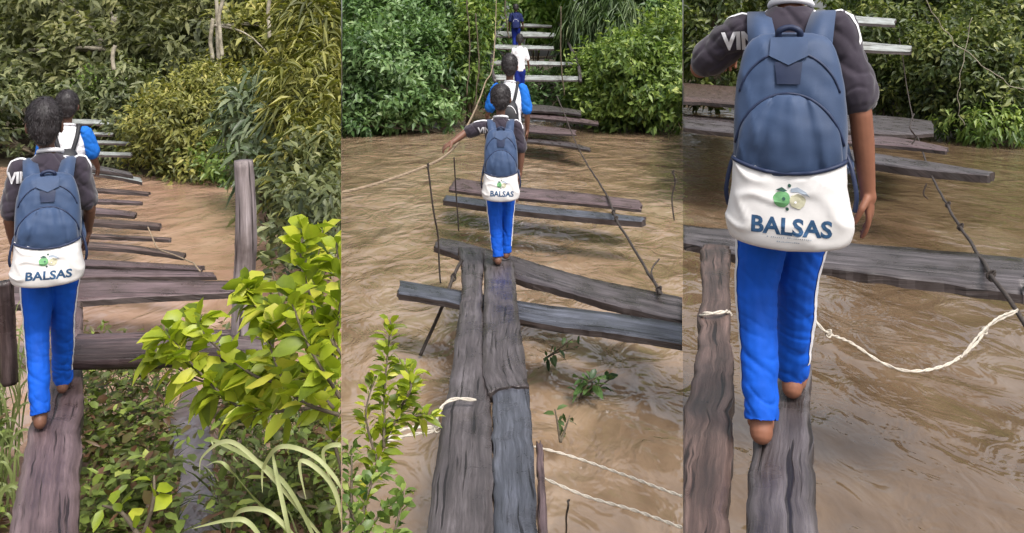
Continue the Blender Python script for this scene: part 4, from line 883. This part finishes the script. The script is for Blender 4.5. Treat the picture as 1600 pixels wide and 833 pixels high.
def superloft(secs, n=44, e=2.6, disp=None, m=4):
    """rounded-box loft; secs (z, rx, y_front, y_back), smoothly resampled"""
    S = np.array(secs, float); t = np.arange(len(S)); tt = np.linspace(0, len(S)-1, (len(S)-1)*m+1); S2 = []
    for q in tt:
        i = min(int(q), len(S)-2); f = q-i; p0, p1, p2, p3 = S[max(i-1, 0)], S[i], S[i+1], S[min(i+2, len(S)-1)]
        S2.append(.5*((2*p1)+(-p0+p2)*f+(2*p0-5*p1+4*p2-p3)*f*f+(-p0+3*p1-3*p2+p3)*f**3))
    V, Fc = loft_geo([(0, (a[2]+a[3])/2, a[0], max(a[1], .002), max((a[3]-a[2])/2, .002)) for a in S2], n, e)
    if disp: V = [tuple(Vector(v)+Vector(disp(Vector(v)))) for v in V]
    return V, Fc
def school_pack(label, root, s, off, wid=1.0, detail=True, text=True, tall=1.0):
    loc = root.location; yaw = root.rotation_euler[2]
    pk = empty('backpack', loc, yaw); tag(pk, label, 'backpack')
    ox, oy = off; yb = oy-.075                                             # wearer's back
    mvf = lambda g: sc3(([(x+ox, y+yb, 1+(z_-1)*tall) for x, y, z_ in g[0]], g[1]), s, wid)
    def dp(p):
        a = noise.noise(Vector((p.x*8, p.y*4, p.z*6)))*.009+min(.2, abs(noise.noise(Vector((p.x*13+2, p.y*6, p.z*6+p.x*9)))))*.035-.005+.004*noise.noise(p*32)
        # folds fanning down from the grab handle
        if p.y < -.05:
            ang = math.atan2(p.x, 1.0-p.z); a += .011*math.exp(-((abs(ang)-.2)/.035)**2)*min(1, max(0, (.93-p.z)*8))
        return (p.x*.0+a*.3*(1 if p.x > 0 else -1), a, a*.3)
    main = superloft([(.60, .06, -.09, 0), (.605, .105, -.115, 0), (.63, .122, -.13, 0), (.7, .129, -.135, 0), (.78, .128, -.13, 0), (.855, .123, -.115, 0), (.91, .114, -.1, 0), (.955, .1, -.08, 0), (.98, .075, -.058, .0), (.988, .03, -.038, -.015)], 56, 3.0, dp, 6)
    mk('main_compartment', *mvf(main), PACK, pk, local=True)
    mb = bvh_of(*main)
    fp = superloft([(.645, .05, -.12, -.07), (.65, .095, -.145, -.07), (.67, .118, -.155, -.07), (.73, .116, -.158, -.07), (.78, .103, -.15, -.07), (.815, .079, -.14, -.07), (.835, .042, -.13, -.08), (.841, .008, -.12, -.1)], 56, 2.4, dp, 6)
    mk('front_pocket', *mvf(fp), PACK, pk, local=True); fb = bvh_of(*fp)
    # arched piping along the pocket's top and the main compartment's shoulder
    both = BVHTree.FromPolygons(*[list(a) for a in merge((main[0], main[1]), (fp[0], fp[1]))])
    def arc(pts, r, mat_, nm):
        q = []
        for x, z_ in pts:
            h = both.ray_cast(Vector((x, -1, z_)), Vector((0, 1, 0)))
            if h[0] is not None: q.append((x, h[0].y-r*.3, z_))
        if len(q) > 2: mk(nm, *mvf(tube_geo(q, r, 8)), mat_, pk, local=True)
    arc([(.124*math.sin(a), .69+.153*math.cos(a)) for a in np.linspace(-1.35, 1.35, 40)], .0035, PACKD, 'zip')
    arc([(.117*math.sin(a), .81+.132*math.cos(a)) for a in np.linspace(-1.3, 1.3, 36)], .003, PACKD, 'piping')
    # dark recess panel with webbing under the handle and pentagonal flap
    rec = disc2d([(-.031, .0), (.031, .0), (.026, -.052), (-.026, -.052)]); v, f = project(both, rec[0], rec[1], 0, .917, off=.006)
    mk('handle_patch', *mvf((v, f)), PACKD, pk, local=True)
    fl = disc2d([(-.042, .035), (.042, .035), (.044, -.01), (.0, -.032), (-.044, -.01)]); v, f = project(both, fl[0], fl[1], 0, .942, off=.009)
    v = [tuple(p) for p in v]; k = len(v); v2 = v+[(x, y+.006, z_) for x, y, z_ in v]; f2 = list(f)+[tuple(i+k for i in q[::-1]) for q in f]
    mk('handle_flap', *mvf((v2, f2)), PACK, pk, local=True)
    hp = spline([(-.02, -.05, .965), (-.024, -.062, .99), (0, -.06, 1.0), (.024, -.062, .99), (.02, -.05, .965)], 6)
    mk('grab_handle', *mvf(tube_geo(hp, .008, 8)), PACKD, pk, local=True)
    # straps over the shoulders and back under the arms
    for q in (-1, 1):
        path = spline([(q*.06, -.04, .94), (q*.07, -.01, 1.0), (q*.08, .06, 1.04), (q*.088, .13, 1.025), (q*.092, .165, .94), (q*.1, .17, .82), (q*.125, .12, .7), (q*.135, .03, .66), (q*.12, -.02, .655)], 6)
        V = []; Fc = []; n = len(path)
        for i, p in enumerate(path):
            tn = Vector(path[min(i+1, n-1)]-path[max(i-1, 0)]).normalized(); sdv = Vector((1, 0, 0)); nn = tn.cross(sdv).normalized(); sdv = nn.cross(tn)
            hw = (.036-.014*min(1, i/(n*.4))) if i < n*.62 else .013; th = .006
            for a, b in ((-1, -1), (-.9, 1), (.9, 1), (1, -1)): V.append(Vector(p)+sdv*hw*a+nn*th*b)
        for i in range(n-1):
            for k in range(4): a = i*4+k; b = i*4+(k+1) % 4; Fc.append((a, b, b+4, a+4))
        Fc += [(0, 1, 2, 3), tuple((n-1)*4+k for k in (3, 2, 1, 0))]
        mk('strap', *mvf((V, Fc)), PACK, pk, local=True)
        # adjuster webbing hanging at the side
        wb = spline([(q*.125, .0, .70), (q*.14, -.03, .66), (q*.15, -.04, .60), (q*.146, -.03, .56)], 5)
        mk('webbing', *mvf(tube_geo(wb, .006, 6)), PACKD, pk, local=True)
    # white pouch at the bottom
    def dw(p):
        a = noise.noise(Vector((p.x*7+3, p.y*4, p.z*7)))*.009+min(.2, abs(noise.noise(Vector((p.x*9, 2, p.z*13+p.x*7)))))*.03-.004
        dz = -.03*(1-(p.x/.13)**2)*max(0, (p.z-.56)/.12) if p.z > .56 else 0
        return (a*.3, a, dz+.012*min(1.3, abs(p.x)/.13)**2*min(1, max(0, (.56-p.z)/.06)))
    po = superloft([(.478, .09, -.12, 0), (.481, .126, -.145, 0), (.495, .14, -.156, 0), (.535, .146, -.162, 0), (.575, .139, -.163, 0), (.62, .131, -.161, 0), (.665, .128, -.158, 0), (.69, .126, -.153, 0), (.694, .12, -.145, 0)], 64, 3.4, dw, 7)
    pc = mk('white_pouch', *mvf(po), POUCHW, pk, local=True); pb = bvh_of(*po)
    seam = []
    for x in np.linspace(-.126, .126, 44):
        zt = .69-.03*(1-(x/.13)**2); h = pb.ray_cast(Vector((x, -1, zt-.006)), Vector((0, 1, 0)))
        if h[0] is not None: seam.append((x, h[0].y-.001, zt-.0))
    if len(seam) > 2: mk('seam', *mvf(tube_geo(seam, .005, 8)), PACKD, pk, local=True)
    if text:
        tv, tf = text_geo('BALSAS', .053, .0018, .02, 1.02); v, f = project(pb, tv, tf, .006, .522, off=.0009, rot=-.02)
        mk('lettering', *mvf((v, f)), INK, pc, local=True, smooth=False)
        # emblem: green blob left, tan wing right, dark accents
        E = []
        def blob(cx, cy, rx, ry, seed, a0=0, a1=6.283, n_=26): return [(cx+rx*math.cos(a)*(1+.15*noise.noise(Vector((math.cos(a)*2, math.sin(a)*2, seed)))), cy+ry*math.sin(a)*(1+.15*noise.noise(Vector((math.cos(a)*2, math.sin(a)*2, seed+5))))) for a in np.linspace(a0, a1, n_)[:-1]]
        for pts, mt in ((blob(-.011, -.002, .0125, .0135, 1), EM_G), (blob(.012, -.004, .0115, .0125, 2), EM_T), ([(.002, .016), (.012, .019), (.024, .012), (.03, .003), (.022, .008), (.012, .011), (.002, .01)], INK2),
                        ([(-.02, .013), (-.011, .018), (-.003, .012), (-.009, .01)], EM_D), (blob(.0, .021, .0026, .003, 3, n_=12), EM_D), (blob(-.003, -.018, .0026, .003, 3, n_=12), EM_D), (blob(-.008, -.001, .0025, .003, 3, n_=12), EM_D), (blob(.009, -.006, .002, .002, 3, n_=12), WHITE)):
            g = disc2d(pts); g = ([(x_*1.5, y_*1.35, z_) for x_, y_, z_ in g[0]], g[1]); v, f = project(pb, g[0], g[1], .004, .605, off=.0016 if mt not in (EM_D, WHITE) else .0022); E.append((mvf((v, f)), mt))
        V = []; Fc = []; mi = []; ms = []
        for (v, f), mt in E:
            if mt not in ms: ms.append(mt)
            o_ = len(V); V += [tuple(p) for p in v]; Fc += [tuple(i+o_ for i in q) for q in f]; mi += [ms.index(mt)]*len(f)
        mk('emblem', V, Fc, None, pc, local=True, smooth=False, mats=ms, midx=mi)
        if detail:   # two illegible small print lines
            gs = []
            for zz, n_, wd in ((.513, 22, .09), (.503, 13, .05)):
                for k in range(n_):
                    x = -wd/2*1.1+wd*1.1*k/n_+.004; hgt = random.uniform(.0018, .0034)
                    if random.random() < .15: continue
                    gs.append(disc2d([(x, zz-.5), (x+.0028, zz-.5), (x+.0026, zz-.5+hgt), (x+.0002, zz-.5+hgt*.9)]))
            g = merge(*gs); v, f = project(pb, g[0], g[1], 0, .5, off=.0016)
            mk('small_print', *mvf((v, f)), INK2, pc, local=True, smooth=False)
    return pk
def black_pack(label, root, s, off, wid=1.0, mat=BLACK, trim=WHITE):
    pk = empty('backpack', root.location, root.rotation_euler[2]); tag(pk, label, 'backpack'); ox, oy = off; yb = oy-.072
    mvf = lambda g: sc3(([(x+ox, y+yb, z_) for x, y, z_ in g[0]], g[1]), s, wid)
    dp = lambda p: (0, noise.noise(p*9)*.008, 0)
    main = superloft([(.62, .05, -.1, 0), (.625, .09, -.125, 0), (.7, .1, -.13, 0), (.8, .096, -.12, 0), (.87, .08, -.09, 0), (.905, .05, -.06, 0), (.91, .01, -.04, -.02)], 40, 2.5, dp, 5)
    mk('main_compartment', *mvf(main), mat, pk, local=True); mb = bvh_of(*main); q = []
    for a in np.linspace(-1.3, 1.3, 26):
        x, z_ = .075*math.sin(a), .78+.09*math.cos(a); h = mb.ray_cast(Vector((x, -1, z_)), Vector((0, 1, 0)))
        if h[0] is not None: q.append((x, h[0].y-.001, z_))
    mk('zip', *mvf(tube_geo(q, .004, 6)), trim, pk, local=True)
    for sg in (-1, 1):
        path = spline([(sg*.04, -.03, .88), (sg*.07, -.004, .98), (sg*.082, .06, 1.058), (sg*.09, .13, 1.02), (sg*.095, .165, .9), (sg*.12, .12, .72), (sg*.12, -.02, .67)], 6)
        mk('strap', *mvf(tube_geo(path, .016, 8)), mat, pk, local=True)
    return pk

UNI = dict(shirt=SHIRT, trousers=BLUE, piping=True, vin=(-.128, .95), skin=SKIN2, collar=WHITE)
# right: close child
pR = dict(body=(.03, .13), lean=.02, head=(.0, 0), elL=(-.25, .08, .9), haL=(-.19, .31, .94), gripL=True, hdL=(-.2, 1, -.1), pnL=(0, 0, -1),
          elR=(.172, -.01, .79), haR=(.19, .02, .6), pnR=(-1, .2, 0), anL=(-.035, 0, .07), knL=(-.055, .1, .345), anR=(.03, .3, .07), knR=(.045, .2, .35), tipL=0)
fR = G(1192, 697, ZR); yawR = -math.atan2(.27, .61*F/1100*1.0)
rootR, sR, oR = child('barefoot child seen close from behind in dark shirt and blue track trousers, left arm raised', (fR[0]+.03, fR[1], ZR+.008), yawR, 1.25, pR, dict(UNI, skin=SKIN2), .95, .0045)
school_pack('large steel blue backpack with white lower pouch, worn by the close child at right', rootR, sR, oR, 1.0)
for o in list(rootR.children_recursive):
    if o.type == 'MESH':
        mw = rootR.matrix_basis; mi_ = mw.inverted()
        for v in o.data.vertices:
            p = mw @ v.co
            if p.x < (UR+.001)*p.y: p.x = (UR+.001)*p.y; v.co = mi_ @ p
# middle child
pM = dict(body=(.0, .06), lean=.0, head=(-.0, 0), elL=(-.27, .05, .95), haL=(-.37, -.03, .885), gripL=True, hdL=(-1, -.2, -.5), pnL=(0, .3, -1),
          elR=(.16, .0, .8), haR=(.15, .02, .66), pnR=(-1, 0, 0), anL=(-.022, 0, .07), knL=(-.045, .06, .345), anR=(.04, .16, .07), knR=(.05, .12, .35))
fM = G(777, 413, ZM+.02)
rootM, sM, oM = child('child gripping the hand rope in the middle crossing with dark shirt and blue trousers', (fM[0]+.025, fM[1], ZM+.022), .02, 1.28, pM, dict(UNI, skin=SKIN), .94, .0055)
school_pack('steel blue backpack with white pouch on the back of the rope gripping child', rootM, sM, oM, .94, detail=False)
# left child
pL = dict(body=(.0, .12), lean=.0, head=(-.025, -.025), elL=(-.17, .0, .8), haL=(-.15, .08, .66), elR=(.172, .02, .82), haR=(.165, .1, .72), pnR=(-1, 0, 0),
          anL=(-.035, 0, .07), knL=(-.055, .1, .345), anR=(.045, .34, .07), knR=(.05, .2, .35))
fL = G(80, 668, ZL)
rootL, sL, oL = child('child with arms lowered walking on the mauve plank at the left in blue trousers', (fL[0]-.01, fL[1], ZL+.008), math.atan2(.586, F/1100), 1.28, pL, dict(UNI, skin=SKIN), .82, .0055)
school_pack('blue backpack with white pouch on the back of the child on the mauve plank', rootL, sL, oL, .88, detail=False, tall=.83)
# left panel second child
pw = dict(body=(0, .05), elL=(-.17, .02, .8), haL=(-.18, .12, .66), elR=(.18, .0, .8), haR=(.2, .1, .68), anL=(-.04, 0, .07), knL=(-.05, .06, .35), anR=(.04, .18, .07), knR=(.05, .13, .35))
OB = dict(shirt=WHITE, sleevecol=SHIRT_BLUE, trousers=GREYP, stripe=False, skin=SKIN, collar=WHITE)
Y2 = 5.2; base = P(104, 0, Y2)
r2, s2, o2 = child('dark haired child in white shirt with bright blue sleeves ahead of the left child', (base[0], Y2, ZL-.02), .45, 1.23, dict(pw, elR=(.175, .03, .84), haR=(.2, .14, .76)), OB, .9, .008)
black_pack('black backpack on the child with bright blue sleeves in the left crossing', r2, s2, o2, .9)
# middle second, third, fourth
Y2 = 8.0; base = P(793, 0, Y2)
r3, s3, o3 = child('child in white shirt with blue sleeves right in front of the rope gripping child', (base[0]+.02, Y2, ZM), -.03, 1.53, dict(pw, elL=(-.2, .03, .82), haL=(-.23, .15, .78), gripL=True, elR=(.17, 0, .8), haR=(.17, .05, .66)), OB, .88, .009)
black_pack('black backpack with pale zip arch on the second child of the middle crossing', r3, s3, o3, .82)
base = P(812, 0, 15)
r4, s4, o4 = child('small distant child in plain white top walking up toward the middle ramp', (base[0], 15, 1.14), -.02, 1.3, pw, dict(shirt=WHITE, trousers=NAVYP, stripe=False, skin=SKIN, collar=WHITE), .85, .012)
base = P(806, 0, 24.2)
r5, s5, o5 = child('farthest child in navy clothes climbing the pale slats of the middle ramp', (base[0], 24.2, 2.2), -.02, 1.42, pw, dict(shirt=SHIRT_NAVY, trousers=NAVYP, stripe=False, skin=SKIN, collar=SHIRT_NAVY), 1.0, .012)
black_pack('navy and white backpack on the farthest child of the middle ramp', r5, s5, o5, 1.0, SHIRT_NAVY, WHITE)
